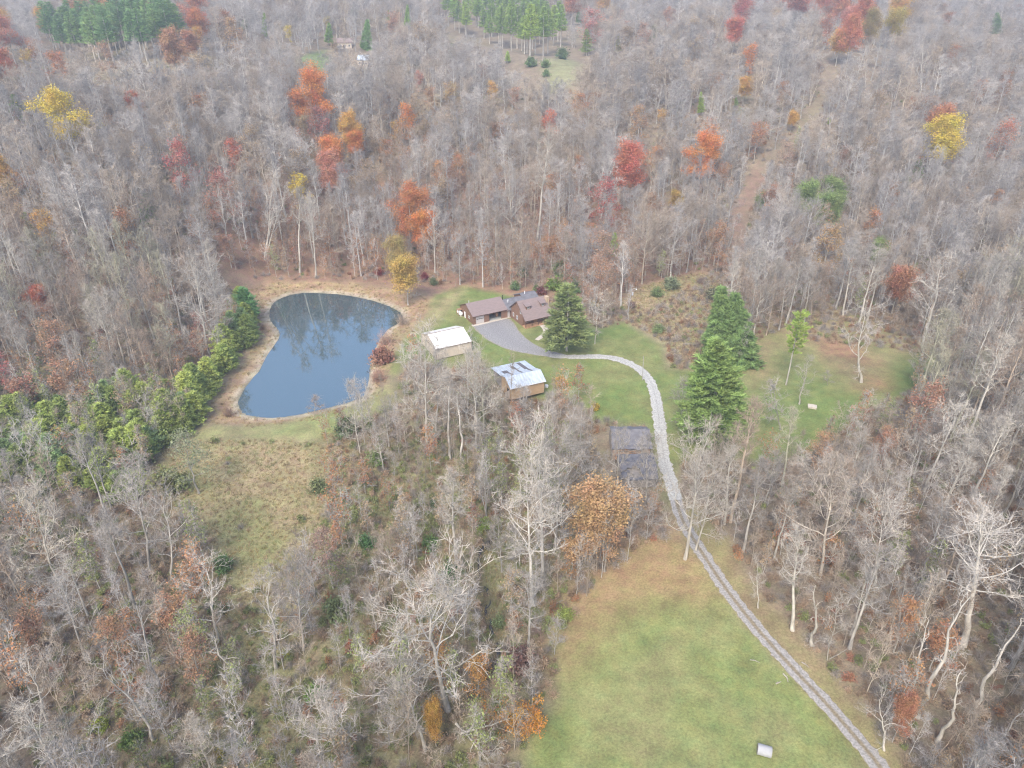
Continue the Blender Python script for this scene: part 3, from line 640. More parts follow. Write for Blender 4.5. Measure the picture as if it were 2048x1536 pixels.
# ------------------------------------------------------------------ trees: shapes
def bare_tree(H_, spread, clear=.45, n_limb=15, up_b=.5, n_sub=6, n3=5, n4=4, tr=None, crook=.05, seed=0, cone=.5, twig_w=.055, broken=False, tips=False, multi=1):
    """returns (trunk G, crown G, tips). Trunk and its forks first, then limbs, branches and twigs"""
    global rng
    old = rng; rng = np.random.default_rng(seed)
    tr = tr or H_*.0115
    tg = G(); cg = G(); T3 = []
    for mi_ in range(multi):
        n = 12; zz = np.linspace(0, 1, n)
        dr = np.cumsum(rng.normal(size=(n, 2))*crook*H_/n, 0); dr -= dr[0]
        if multi > 1:
            an = mi_*2*pi/multi+rng.uniform(0, 1); dr = dr+np.outer(zz**1.3, [cos(an), sin(an)])*spread*.45
        Pt = np.column_stack([dr, zz*H_*(.93 if mi_ == 0 else rng.uniform(.75, .92))]); Pt[0, 2] = -.5
        rad = tr*(1-zz*.86)*(1.0 if multi == 1 else .72); rad[0] *= 1.35
        tg.tube(Pt, rad, 7)
        nl = n_limb//multi if not broken else n_limb
        for i in range(nl):
            t = clear+(.98-clear)*((i+rng.uniform(.1, .9))/nl)
            p = np.array([np.interp(t, zz, Pt[:, k]) for k in range(3)]); r0 = np.interp(t, zz, rad)*.43
            az = i*2.4+rng.uniform(-.5, .5)
            s = (t-clear)/(1-clear)
            el = R(12)+(R(72)-R(12))*(s**(.8+cone))+R(18)*up_b
            wid = spread*(1-.72*s**1.6)*(.55+.45*min(1, s*3+.35))*rng.uniform(.75, 1.1)
            Lm = wid/max(cos(el), .42)
            if broken: Lm *= rng.uniform(.15, .6)
            d = np.array([cos(az)*cos(el), sin(az)*cos(el), sin(el)])
            pts = [p]; m_ = 6
            for k in range(m_):
                d = unit(d+np.array([0, 0, .10*up_b])+rng.normal(size=3)*(.10+crook*1.6)); pts.append(pts[-1]+d*Lm/m_)
            pts = np.array(pts); q = np.linspace(0, 1, m_+1)
            tg.tube(pts, r0*(1-q*.85)+.012, 5)
            for j in range(n_sub):
                ss = .22+.78*(j+rng.uniform(0, 1))/n_sub
                ps = np.array([np.interp(ss, q, pts[:, k]) for k in range(3)])
                ls = Lm*rng.uniform(.22, .42)*(1.15-.5*ss)
                ds = unit(d*.9+rng.normal(size=3)*.75+np.array([0, 0, .35]))
                s2 = [ps]
                for k in range(3):
                    ds = unit(ds+rng.normal(size=3)*.22+np.array([0, 0, .1])); s2.append(s2[-1]+ds*ls/3)
                s2 = np.array(s2)
                cg.tube(s2, np.array([.42, .3, .2, .08])*r0*.7+.01, 3, 0)
                # third order
                u_ = rng.uniform(.15, 1, n3)
                p3 = np.stack([np.interp(u_, np.linspace(0, 1, 4), s2[:, k]) for k in range(3)], -1)
                l3 = rng.uniform(.45, .85, (n3, 1))*ls*.75+.5
                d3 = unit(ds+rng.normal(size=(n3, 3))*.7+np.array([0, 0, .25]))*l3
                cg.sliver(p3, d3, np.full(n3, twig_w*1.5), 1)
                if n4:
                    w4 = rng.uniform(.15, 1, (n3, n4, 1)); p4 = (p3[:, None]+d3[:, None]*w4).reshape(-1, 3)
                    d4 = unit(np.repeat(d3, n4, 0)/np.repeat(l3, n4, 0)+rng.normal(size=(n3*n4, 3))*.65+np.array([0, 0, .15]))*rng.uniform(.45, 1.15, (n3*n4, 1))
                    cg.sliver(p4, d4, np.full(n3*n4, twig_w), 1)
                T3.append(p3+d3)
    rng = old
    return tg, cg, (np.concatenate(T3) if T3 else np.zeros((0, 3)))
def leafy(tips, per, spread_, size, seed, flat=.2, keep=1.0, wspots=None):
    global rng
    old = rng; rng = np.random.default_rng(seed)
    if keep < 1:
        k = blur_noise(tips[:, 0]+seed, tips[:, 1]+tips[:, 2], 1.6, seed); tips = tips[k > np.quantile(k, 1-keep)]
    C = np.repeat(tips, per, 0); C = C+rng.normal(size=C.shape)*spread_
    g = G(); g.cards(C, rng.uniform(.6, 1.3, len(C))*size, 0, flat); rng = old
    return g
def pine(H_, R_, seed, kind='white', dens=1.0):
    global rng
    old = rng; rng = np.random.default_rng(seed)
    tg = G(); cg = G()
    tg.tube([(0, 0, -.4), (0, 0, H_*.3), (rng.normal()*.1, rng.normal()*.1, H_*.7), (0, 0, H_*.98)], [H_*.012, H_*.010, H_*.006, .03], 7)
    z = {'white': .14, 'tall': .45, 'spruce': .05, 'young': .04, 'grove': .38}[kind]*H_
    lop = rng.uniform(.75, 1.1, 12)
    stepz = {'white': .95, 'tall': 1.0, 'spruce': .62, 'young': .55, 'grove': .9}[kind]
    while z < H_*.985:
        s = (z/H_-.03)
        if kind == 'white': r = R_*(min(1, (1-s)*1.25))**.75*(1 if s > .1 else .8)
        elif kind == 'tall': r = R_*(.35+.65*sin(pi*min(1, (1-s)*1.5)))*.9*(1 if rng.random() > .3 else .4)
        elif kind == 'spruce': r = R_*(1-s)**.82+.15
        elif kind == 'young': r = R_*(1-s**1.8)*.95+.15
        else: r = R_*(1-((s-.4)/.62 if s > .4 else 0))**.7
        nb = int({'white': 7, 'tall': 5, 'spruce': 9, 'young': 7, 'grove': 6}[kind]*dens); a0 = rng.uniform(0, 6.3)
        for k in range(nb):
            az = a0+k*2*pi/nb+rng.normal()*.22; rr = r*rng.uniform(.72, 1.08)*lop[int(az/(2*pi)*12) % 12]
            el = {'white': .12, 'tall': .2, 'spruce': -.28, 'young': .35, 'grove': .22}[kind]+s*.35+rng.normal()*.08
            d = np.array([cos(az)*cos(el), sin(az)*cos(el), sin(el)]); p0 = np.array([0, 0, z])
            p2 = p0+d*rr; 
            droop = {'spruce': -.12, 'white': .07}.get(kind, .05)*rr
            mid = p0+d*rr*.5+np.array([0, 0, -droop*.6]); end = p2+np.array([0, 0, droop])
            cg.tube([p0, mid, end], [.05+.006*rr, .035, .012], 3, 0)
            nt_ = max(3, int(rr*(4.6 if kind != 'spruce' else 5.5)*dens))
            w = np.sqrt(rng.uniform(.08, 1, nt_)); P0 = p0*(1-w[:, None])+end*w[:, None]+rng.normal(size=(nt_, 3))*np.array([.16*rr, .16*rr, .05*rr])*.55
            per = 7
            P0 = np.repeat(P0, per, 0)+rng.normal(size=(nt_*per, 3))*.13
            side = rng.normal(size=(nt_*per, 3))
            dd_ = unit(d*1.0+side*np.array([.75, .75, .35])+np.array([0, 0, (.38 if kind not in ('spruce',) else -.3)]))
            cg.sliver(P0, dd_*rng.uniform(.45, 1.0, (nt_*per, 1))*(1.0 if kind != 'young' else .7), rng.uniform(.13, .24, nt_*per), 1)
        z += stepz*rng.uniform(.85, 1.15)
    rng = old
    return tg, cg
def brush(R_, H_, n, seed, leaf=None, n_leaf=0, size=.25, w=.05):
    """multi-stemmed twiggy bush; mats 0 twig, 1 leaf"""
    global rng
    old = rng; rng = np.random.default_rng(seed); g = G()
    az = rng.uniform(0, 2*pi, n); el = rng.uniform(.35, 1.5, n)
    D_ = np.stack([np.cos(az)*np.cos(el)*R_, np.sin(az)*np.cos(el)*R_, np.sin(el)*H_], -1)*rng.uniform(.6, 1.05, (n, 1))
    g.sliver(np.column_stack([rng.normal(size=(n, 2))*R_*.2, np.full(n, -.1)]), D_, np.full(n, w*1.3), 0)
    k = n*5; i = rng.integers(0, n, k); P_ = D_[i]*rng.uniform(.3, 1, (k, 1)); Q = unit(unit(D_[i])+rng.normal(size=(k, 3))*.7)*rng.uniform(.25, .8, (k, 1))*min(1.2, R_*.6)
    g.sliver(P_, Q, np.full(k, w*.8), 0)
    if n_leaf:
        i = rng.integers(0, k, n_leaf); C = P_[i]+Q[i]*rng.uniform(.3, 1.1, (n_leaf, 1))+rng.normal(size=(n_leaf, 3))*.12*R_
        C[:, 2] = np.maximum(C[:, 2], .08); g.cards(C, rng.uniform(.6, 1.4, n_leaf)*size, 1, .2)
    rng = old; return g

# shapes (meshes shared by all copies)
BT = []     # bare trees: dict(trunk, crown, H, R)
def reg(lst, name, spec, H_, R_, trunk_m='bark', crown_m=('bark', 'twig')):
    tg, cg, tips = spec
    lst.append(dict(name=name, trunk=tg.mesh('trunk', [trunk_m]), crown=cg.mesh('crown', list(crown_m)), H=H_, R=R_, tips=tips, tg=tg, cg=cg))
forest_specs = [(27, 3.6, .50, 14, 1.0), (29, 3.2, .58, 13, 1.1), (25, 4.2, .42, 15, .8), (22, 3.4, .40, 13, 1.0), (26, 4.8, .45, 14, .7), (24, 3.0, .35, 15, 1.2)]
for k, (H_, R_, c_, nl, ub) in enumerate(forest_specs):
    reg(BT, 'slender', bare_tree(H_, R_, c_, nl, ub, 6, 5, 4, seed=100+k, twig_w=.047, crook=.035), H_, R_)
broad_specs = [(21, 7.0, .25, 15, .35), (19, 6.3, .22, 14, .5), (23, 8.0, .30, 16, .3), (17, 5.2, .2, 14, .6)]
for k, (H_, R_, c_, nl, ub) in enumerate(broad_specs):
    reg(BT, 'spreading', bare_tree(H_, R_, c_, nl, ub, 8, 6, 4, seed=120+k, crook=.06, tr=H_*.0125, twig_w=.05), H_, R_)
for k in range(2):
    reg(BT, 'forked', bare_tree(22, 5.0, .35, 18, .8, 6, 5, 4, seed=140+k, multi=3, tr=.36), 22, 5.5)
N_SL, N_SP, N_FK = 6, 4, 2
SY = []
for k, (H_, R_) in enumerate([(22, 7.0), (20, 5.5), (24, 6.5)]):
    reg(SY, 'crooked', bare_tree(H_, R_, .22, 11, .35, 5, 4, 4, seed=160+k, crook=.13, tr=H_*.014, twig_w=.05), H_, R_)
SN = []
for k, (H_, nl) in enumerate([(14, 7), (17, 9), (12, 5), (19, 10)]):
    reg(SN, 'snag', bare_tree(H_, 3.2, .45, nl, .3, 2, 2, 1, seed=180+k, crook=.16, broken=True, tr=H_*.018), H_, 2.4)
SA = []
for k in range(4):
    reg(SA, 'sapling', bare_tree(9+k*1.5, 2.0+.3*k, .2, 9, .9, 4, 4, 3, seed=200+k, tr=.07, twig_w=.045), 9+k*1.5, 2.2)
LF = []     # leaf-bearing trees
leaf_specs = [(20, 6.0, .3, .35), (18, 5.0, .25, .5), (23, 7.0, .3, .35), (15, 4.0, .22, .6)]
for k, (H_, R_, c_, ub) in enumerate(leaf_specs):
    tg, cg, tips = bare_tree(H_, R_, c_, 13, ub, 6, 5, 0, seed=220+k, crook=.08, tr=H_*.013)
    dn = leafy(tips[tips[:, 2] > H_*.45], 46, .8, .36, 230+k, .3, .96); spn = leafy(tips, 9, .6, .42, 240+k, .3, .68)
    tm = G(); tm.v, tm.f, tm.m, tm.sm, tm.n = list(tg.v)+[], list(tg.f), list(tg.m), list(tg.sm), tg.n
    off = tg.n
    for v, f, mm, s_ in zip(cg.v, cg.f, cg.m, cg.sm): tm.v.append(v); tm.f.append(f+off); tm.m.append(mm); tm.sm.append(s_)
    tm.n += cg.n
    LF.append(dict(name='leafy', trunk=tm.mesh('trunk', ['bark', 'twig']), crown=dn.mesh('crown', ['leaf']), sparse=spn.mesh('crown', ['leaf']), H=H_, R=R_, tm=tm, dn=dn, sp=spn))
PN = {}
for kind, specs in {'white': [(26, 6.2, 1.5), (15, 4.2, 1.0)], 'tall': [(24, 4.5, 1.0)], 'spruce': [(21, 4.2, 1.25), (18, 5.2, 1.35)], 'young': [(9, 3.3, 1.25), (7.5, 3.2, 1.25), (11, 3.3, 1.2)], 'grove': [(21, 3.6, .9), (23, 3.2, .9)]}.items():
    PN[kind] = []
    for k, (H_, R_, dn) in enumerate(specs):
        tg, cg = pine(H_, R_, 300+k+len(kind), kind, dn)
        PN[kind].append(dict(trunk=tg.mesh('trunk', ['bark']), crown=cg.mesh('crown', ['bark', 'needle']), H=H_, R=R_, tg=tg, cg=cg))
SH = {'bare': [brush(2.2, 2.6, 90, 400+k).mesh('shrub', ['twig']) for k in range(3)],
      'leaf': [brush(2.2, 2.6, 60, 410+k, n_leaf=1500, size=.34).mesh('shrub', ['twig', 'leaf']) for k in range(3)]}

def lin(r, g, b): return tuple(((c/255)/12.92 if c/255 <= .04045 else ((c/255+.055)/1.055)**2.4) for c in (r, g, b))
def place(parts, x, y, name, label, cat, group, scale=1.0, sz=None, tilt=(0, 0), tcol=None, ccol=None, crown='crown'):
    z = h1(x, y)
    E_ = empty(name, (x, y, z), 0, label, cat, group)
    E_.rotation_euler = (tilt[0], tilt[1], rnd.uniform(0, 2*pi)) if tilt == (0, 0) else (tilt[0], tilt[1], 0)
    E_.scale = (scale, scale, sz or scale)
    for nm, me, c in (('trunk', parts['trunk'], tcol), ('crown', parts[crown], ccol)):
        o = bpy.data.objects.new(nm, me); COL.objects.link(o); o.parent = E_
        o.color = (*(c or (1, 1, 1)), 1)
    return E_
rnd = random.Random(5)
ITEMS = []     # labels are finished at the end: (empty, look words, px, py)
PALE, WHITE, GREY, BROWN, OLIVE = (1.12,1.12,1.1), (1.32,1.33,1.32), (.92,.93,.95), (.95,.82,.72), (1.05,1.08,.9)
SHOW = []      # parts of the picture that nearer scattered trees must leave free: px, py, rx, ry, depth
def show(px, py, rx, ry, x, y, z=8): SHOW.append((px, py, rx, ry, y*cos(CT)+(CH-z)*sin(CT)))
OCC = []       # where placed things stand, so the scatter keeps clear
def stand(parts, bpx, tpx, name, label, cat, group=None, wscale=1.0, tcol=None, ccol=None, crown='crown', y=None):
    """a thing given by where it meets the ground and where its top reaches"""
    x, y = gp(*bpx); z = h1(x, y)
    u = (tpx[0]-1024)/CF; v = (768-tpx[1])/CF; d = np.array([u, cos(CT)+v*sin(CT), -sin(CT)+v*cos(CT)]); tt = y/d[1]
    dx, dz = d[0]*tt-x, CH+d[2]*tt-z
    L_ = math.hypot(dx, dz); s = L_/(parts['H']*.97)
    E_ = place(parts, x, y, name, label, cat, group, s*wscale, s, (0, 0), tcol, ccol, crown)
    from mathutils import Matrix
    E_.rotation_euler = (Matrix.Rotation(math.atan2(dx, dz), 3, 'Y') @ Matrix.Rotation(rnd.uniform(0, 6.28), 3, 'Z')).to_euler()
    dpt = y*cos(CT)+(CH-z)*sin(CT); hw = parts['R']*s*wscale*CF/dpt; pin = 'needle' in [m_.name for m_ in parts['crown'].materials if m_]
    fr = .9 if pin else .62
    show(tpx[0]*(1-fr/2)+bpx[0]*fr/2, tpx[1]*(1-fr/2)+bpx[1]*fr/2, hw*.75, abs(bpx[1]-tpx[1])*fr/2, x, y, z)
    OCC.append((x, y, parts['R']*s*wscale*.55)); return E_
def at_crown(parts, cpx, wpx, name, label, cat, group=None, tcol=None, ccol=None, crown='crown', hs=None):
    """a tree given by the middle of its crown and the crown's breadth in the photograph"""
    H0 = parts['H']; Hh = 18.0
    for _ in range(4):
        x, y = gp(cpx[0], cpx[1], Hh*.68)
        depth = y*cos(CT)+(CH-h1(x, y)-Hh*.68)*sin(CT)
        rad = wpx/2/CF*depth; s = rad/(parts['R']*1.0)
        sz = s*.84 if hs is None else hs
        sz = min(max(sz, .6), 1.35); Hh = H0*sz
    E_ = place(parts, x, y, name, label, cat, group, s, sz, (0, 0), tcol, ccol, crown)
    show(cpx[0], cpx[1], wpx*.42, wpx*.36, x, y, h1(x, y)+10)
    OCC.append((x, y, rad*.7)); return E_
# ------------------------------------------------------------------ planting: trees one can single out in the photograph
ORANGE, DORANGE, YEL, GOLD, RED, CRIM, RUST, SALM, TANL = (.60,.215,.045), (.46,.17,.05), (.60,.44,.04), (.44,.29,.06), (.50,.15,.075), (.37,.11,.08), (.36,.19,.09), (.48,.20,.12), (.38,.27,.14)
YORANGE = (.54,.30,.06)
leafy_list = [ ((378,915), 96, (.22,.24,.12), 0, 'sparse', 'pale grey-green tall tree standing at the left of the meadow'),
  # crown middle, breadth, colour, shape, 'crown' or 'sparse', label
 ((137,240), 100, YEL, 2, 'crown', 'broad bright yellow tree standing alone among bare grey trees on the far left slope'),
 ((172,268), 34, GOLD, 3, 'sparse', 'small dull yellow tree tucked below the broad yellow one on the left slope'),
 ((620,198), 80, ORANGE, 0, 'crown', 'wide deep orange tree on the hill below the far green clearing'),
 ((590,215), 40, DORANGE, 3, 'sparse', 'thin orange tree beside the left edge of the wide orange hill tree'),
 ((640,258), 62, (.33,.12,.08), 1, 'sparse', 'dull red half-bare tree just below the wide orange hill tree'),
 ((607,255), 34, TANL, 3, 'sparse', 'tan thin-leaved tree left of the dull red hill tree'),
 ((698,262), 52, YORANGE, 1, 'crown', 'yellow-orange tree above a redder crown on the middle hillside'),
 ((712,288), 36, ORANGE, 3, 'crown', 'small vivid orange tree tucked under the yellow-orange hillside tree'),
 ((815,240), 44, ORANGE, 3, 'sparse', 'narrow orange tree on the mid hill, between the two yellow-orange groups'),
 ((795,262), 30, YORANGE, 3, 'sparse', 'faint yellowish tree touching the narrow orange one on mid hill'),
 ((1098,250), 40, RED, 3, 'sparse', 'tall narrow red tree on the hillside high above the house'),
 ((662,308), 46, ORANGE, 3, 'crown', 'small orange tree directly above the salmon-red one on the hillside'),
 ((665,345), 62, SALM, 1, 'crown', 'salmon-red tree among pale trunks on the hillside above the pond'),
 ((468,312), 46, RED, 3, 'sparse', 'flat scarlet crown peeping over bare trees, left of the salmon-red tree'),
 ((357,333), 76, CRIM, 1, 'sparse', 'dark crimson arching tree within the left hill woods'),
 ((437,398), 84, (.34,.14,.09), 0, 'sparse', 'wide rusty pink tree above the ravine behind the pond'),
 ((597,381), 46, YEL, 3, 'sparse', 'small flat yellow crown on the hillside above the pond'),
 ((815,425), 92, DORANGE, 2, 'crown', 'large burnt orange oak on the hillside above the golden tree'),
 ((850,458), 52, ORANGE, 3, 'crown', 'smaller orange tree leaning against the large burnt orange oak'),
 ((1402,320), 78, ORANGE, 0, 'crown', 'brilliant orange round tree right of the red one on the hillside'),
 ((1445,352), 36, RUST, 3, 'sparse', 'small rust tree at the foot of the brilliant orange one'),
 ((1256,340), 74, RED, 1, 'crown', 'bright red wide tree left of the brilliant orange tree'),
 ((1213,412), 76, (.36,.09,.06), 0, 'sparse', 'thin-leaved red tree with bare limbs showing, on the slope behind the house'),
 ((1352,402), 28, GOLD, 3, 'crown', 'little golden round tree on the slope right of the thin-leaved red tree'),
 ((1892,284), 80, YEL, 1, 'crown', 'vivid yellow flat-topped tree in the right hand woods'),
 ((1880,252), 54, (.38,.15,.06), 3, 'crown', 'rust-orange tree just behind the vivid yellow flat-topped tree'),
 ((1997,290), 70, (.42,.16,.07), 0, 'sparse', 'orange tree right of the vivid yellow flat-topped tree'),
 ((8,347), 50, YORANGE, 1, 'crown', 'golden orange tree cut by the left edge of the picture'),
 ((78,602), 42, RED, 3, 'crown', 'small bright red tree alone in the left woods above the evergreens'),
 ((2,740), 54, (.38,.10,.08), 1, 'sparse', 'red tree cut by the left edge above the evergreen thicket'),
 ((105,690), 74, (.36,.20,.11), 1, 'sparse', 'pale orange-brown tree below the small bright red one'),
 ((130,765), 66, (.36,.19,.10), 3, 'sparse', 'rust-brown tree just above the evergreen thicket at left'),
 ((50,790), 60, (.34,.15,.09), 3, 'sparse', 'reddish brown understory tree near the left edge above the evergreens'),
 ((88,455), 48, YORANGE, 3, 'sparse', 'thin yellow-orange crown in the left woods, high above the evergreens'),
 ((20,400), 60, TANL, 1, 'sparse', 'pale tan tree below the golden orange one at the left edge'),
 ((797,510), 56, (.34,.25,.08), 1, 'crown', 'dull gold tree at the hill foot beside the burnt orange oak'),
 ((812,553), 58, GOLD, 3, 'crown', 'rounded golden-brown tree standing at the edge of the pond grass'),
 ((1188,1030), 155, (.44,.27,.12), 0, 'crown', 'big orange-brown oak above the brown leaf fall at the field head'),
 ((1215,1075), 90, (.38,.22,.10), 1, 'sparse', 'lower orange-brown oak overhanging the leaf-strewn top of the field'),
 ((1145,1110), 54, (.42,.22,.08), 3, 'sparse', 'small orange-brown tree at the creek side of the big oaks'),
 ((265,205), 28, RED, 3, 'crown', 'tiny red crown among grey trees on the far left hill'),
 ((88,42), 36, YORANGE, 1, 'crown', 'round golden tree left of the upper left pine grove'),
 ((160,20), 60, (.42,.22,.08), 0, 'crown', 'tan-orange tree behind the left end of the upper left pine grove'),
 ((215,18), 70, (.42,.20,.07), 0, 'crown', 'wide orange tree behind the middle of the upper left pine grove'),
 ((285,12), 50, (.36,.20,.10), 1, 'crown', 'brownish orange tree behind the right half of the upper left grove'),
 ((383,20), 60, (.46,.18,.09), 2, 'crown', 'large dusky red tree behind the right end of the upper left grove'),
 ((392,52), 44, DORANGE, 1, 'crown', 'orange-red tree touching the right end of the upper left grove'),
 ((395,75), 30, YORANGE, 3, 'sparse', 'thin orange tree below the right end of the upper left grove'),
 ((14,68), 60, (.46,.18,.10), 2, 'crown', 'dusky red dome at the left edge beyond the golden round tree'),
 ((12,132), 44, (.45,.15,.07), 1, 'crown', 'deep red tree at the left edge below the dusky red dome'),
 ((55,122), 30, GOLD, 3, 'sparse', 'small gold crown right of the deep red tree at the left edge'),
 ((118,135), 42, DORANGE, 3, 'sparse', 'burnt orange crown below the left end of the upper left grove'),
 ((8,45), 30, YORANGE, 3, 'crown', 'pale gold crown at the left edge under the skyline'),
 ((215,115), 44, (.38,.22,.13), 1, 'sparse', 'pinkish tan tree just below the upper left pine grove'),
 ((345,100), 56, (.40,.21,.10), 1, 'crown', 'orange-tan tree below the right part of the upper left grove'),
 ((380,90), 36, (.34,.16,.08), 3, 'crown', 'brown-orange tree below the orange-red one by the grove'),
 ((470,75), 52, (.38,.23,.10), 1, 'sparse', 'gold-brown broad crown right of the upper left grove'),
 ((577,66), 20, YEL, 3, 'sparse', 'slim yellow tree near the far green clearing'),
 ((655,48), 20, YEL, 3, 'sparse', 'little yellow crown over the small pine near the far house'),
 ((1483,22), 46, (.44,.13,.07), 1, 'crown', 'orange-red dome near the skyline right of the top pine grove'),
 ((1470,66), 38, RED, 3, 'crown', 'small red dome below the orange-red one near the skyline'),
 ((1600,4), 60, (.42,.14,.07), 1, 'crown', 'orange-red trees edge at the skyline left of the dark cut'),
 ((1650,10), 50, (.46,.18,.09), 1, 'crown', 'dusky red tree at the skyline just left of the dark cut'),
 ((1680,22), 40, (.48,.19,.08), 3, 'crown', 'rusty red tree beside the dark cut near the skyline'),
 ((1720,34), 54, (.42,.14,.06), 1, 'crown', 'orange-red crown above the pink one on the far right ridge'),
 ((1700,38), 36, (.48,.20,.14), 3, 'crown', 'pinkish red crown on the far right ridge'),
 ((1705,72), 56, (.50,.18,.085), 1, 'crown', 'scarlet crown at the top end of the dark forest cut'),
 ((1680,88), 38, YORANGE, 3, 'crown', 'golden orange crown at the top end of the dark forest cut'),
 ((1745,55), 48, (.30,.22,.07), 1, 'crown', 'olive gold crown right of the scarlet one on the ridge'),
 ((1790,50), 40, (.40,.30,.05), 3, 'crown', 'flat yellow crown on the far right ridge'),
 ((1800,14), 50, YORANGE, 1, 'crown', 'orange-gold dome at the skyline right of the dark cut'),
 ((1655,55), 38, (.42,.18,.10), 3, 'sparse', 'pale orange crown left of the scarlet ridge tree'),
 ((1500,115), 36, ORANGE, 3, 'sparse', 'little orange crown below the red domes'),
 ((1490,178), 30, YORANGE, 3, 'crown', 'small twin-tinted orange crown mid-way up the right hill'),
 ((1515,275), 42, (.42,.20,.09), 3, 'sparse', 'tan-orange crown right of the brilliant orange tree, above the cut'),
 ((1585,240), 22, YORANGE, 3, 'crown', 'tiny orange crown at the edge of the dark cut'),
 ((1570,318), 46, (.36,.24,.16), 1, 'sparse', 'pale brown crown along the lower forest cut'),
 ((1690,312), 28, (.40,.19,.10), 3, 'sparse', 'faint orange crown above the group of round pines'),
 ((1180,55), 58, (.42,.17,.12), 1, 'sparse', 'pinkish red tree at the right end of the top pine grove'),
 ((1145,6), 44, (.42,.18,.08), 1, 'crown', 'orange crown at the skyline right of the top pine grove'),
 ((1210,4), 30, YORANGE, 3, 'crown', 'yellow-orange crown at the skyline right of the orange one'),
 ((1335,32), 24, (.42,.2,.1), 3, 'sparse', 'small peach crown near the skyline, mid right'),
 ((1288,75), 40, (.38,.22,.13), 1, 'sparse', 'tan crown on the hill right of the far clearing'),
 ((1280,252), 58, (.38,.22,.10), 1, 'sparse', 'tan-orange crown on the hill left of the brilliant orange tree'),
 ((1322,235), 22, YORANGE, 3, 'sparse', 'tiny gold crown left of the brilliant orange tree'),
 ((985,185), 30, YORANGE, 3, 'sparse', 'thin orange crown on the hill crest above the house'),
 ((1030,195), 28, (.42,.22,.12), 3, 'sparse', 'peach thin crown right of the thin orange one on the crest'),
 ((900,190), 34, (.40,.26,.10), 3, 'sparse', 'yellowish thin crown on the hill crest, left of the orange one'),
 ((860,195), 28, (.40,.22,.10), 3, 'sparse', 'tan thin crown on the hill crest, left of the yellowish one'),
 ((838,160), 24, SALM, 3, 'sparse', 'small salmon crown on the upper hill crest'),
 ((787,50), 34, (.40,.22,.13), 3, 'sparse', 'peach crown between the two far hill pines'),
 ((1655,500), 74, (.36,.22,.085), 1, 'sparse', 'orange-brown tree above the round grey tree at right'),
 ((1798,575), 56, (.36,.16,.08), 3, 'crown', 'rust red tree hidden behind the round grey tree at right'),
 ((1435,480), 50, (.36,.19,.09), 3, 'sparse', 'orange-brown tree beside the start of the forest cut'),
 ((1208,510), 72, (.34,.21,.13), 1, 'sparse', 'tall tan-brown tree right behind the green shrubs at the house'),
 ((1195,560), 76, (.33,.19,.11), 0, 'sparse', 'brown-leaved broad tree at the foot of the slope behind the house'),
 ((1540,400), 44, (.36,.18,.10), 3, 'sparse', 'rust crown on the forest cut above the little pine'),
 ((1812,1240), 66, (.40,.19,.08), 1, 'sparse', 'rust-orange tree between leaning dead trunks in the lower right woods'),
 ((1880,1290), 66, (.38,.18,.08), 3, 'sparse', 'rust-orange tree right of its twin in the lower right woods'),
 ((1808,1430), 44, (.36,.16,.08), 3, 'crown', 'low rusty crown beside the white crooked tree at the lane'),
 ((385,1310), 84, (.36,.19,.10), 1, 'sparse', 'bushy copper-brown beech in the lower left woods'),
 ((232,1275), 78, (.34,.18,.09), 1, 'sparse', 'copper-brown tree left of the bushy beech'),
 ((345,1235), 76, (.33,.17,.085), 3, 'sparse', 'low copper-brown crown above the bushy beech'),
 ((60,1265), 60, (.34,.18,.10), 3, 'sparse', 'copper-brown crown near the left edge of the lower woods'),
 ((1640,905), 60, (.38,.22,.11), 1, 'sparse', 'tan-orange crown at the lawn edge below the concrete slab'),
 ((1770,890), 52, (.38,.19,.10), 3, 'sparse', 'rusty crown in the woods right of the lower lawn'),
 ((1850,815), 88, (.34,.17,.10), 1, 'sparse', 'reddish brown low tree beyond the red leaf circle'),
 ((880,1330), 60, (.44,.22,.05), 3, 'sparse', 'orange-leaved limb cluster inside the great pale oak'),
 ((955,1345), 60, (.44,.22,.05), 3, 'sparse', 'orange-leaved young tree beside the splintered stump'),
 ((868,1440), 40, (.42,.23,.04), 3, 'crown', 'small golden tree left of the toppled oak'),
 ((655,1110), 84, (.28,.17,.12), 0, 'sparse', 'wide brown-red twiggy tree at the right side of the meadow'),
 ((455,495), 40, (.33,.17,.10), 3, 'sparse', 'brown-leaved young tree on the slope behind the pond corner'),
 ((320,620), 40, (.34,.18,.10), 3, 'sparse', 'rust young tree among trunks left of the pond'),
 ((400,650), 34, (.30,.11,.08), 3, 'sparse', 'dark red young tree among trunks near the evergreen row'),
]
for cpx, w, c, k, cr, lab in leafy_list:
    nm = 'autumn_tree'
    at_crown(LF[k], cpx, w, nm, lab, 'tree', 'trees in autumn leaf', ccol=tuple(a*.95+.02 for a in c), crown=cr, hs=(.8 if 'big orange-brown oak' in lab else None))
for cpx, w, lab in (((1614,400), 52, 'round-headed light green pine, left of the right hillside group'), ((1664,388), 44, 'upper round-headed pine of the right hillside group'),
                    ((1660,425), 54, 'lower round-headed pine of the right hillside group'), ((1528,405), 30, 'small round pine left of the right hillside group'), ((1757,505), 38, 'light green pine alone among bare trees, below the hillside group')):
    at_crown(LF[3], cpx, w, 'pine_tree', lab, 'tree', 'conifers', ccol=(.19,.25,.075))
G1, G2, G3, G4 = (.125,.20,.06), (.075,.125,.045), (.16,.23,.055), (.12,.165,.07)
KB = (2.1, 1.95, 1.5)     # needles are narrow: the crown reads darker than a needle
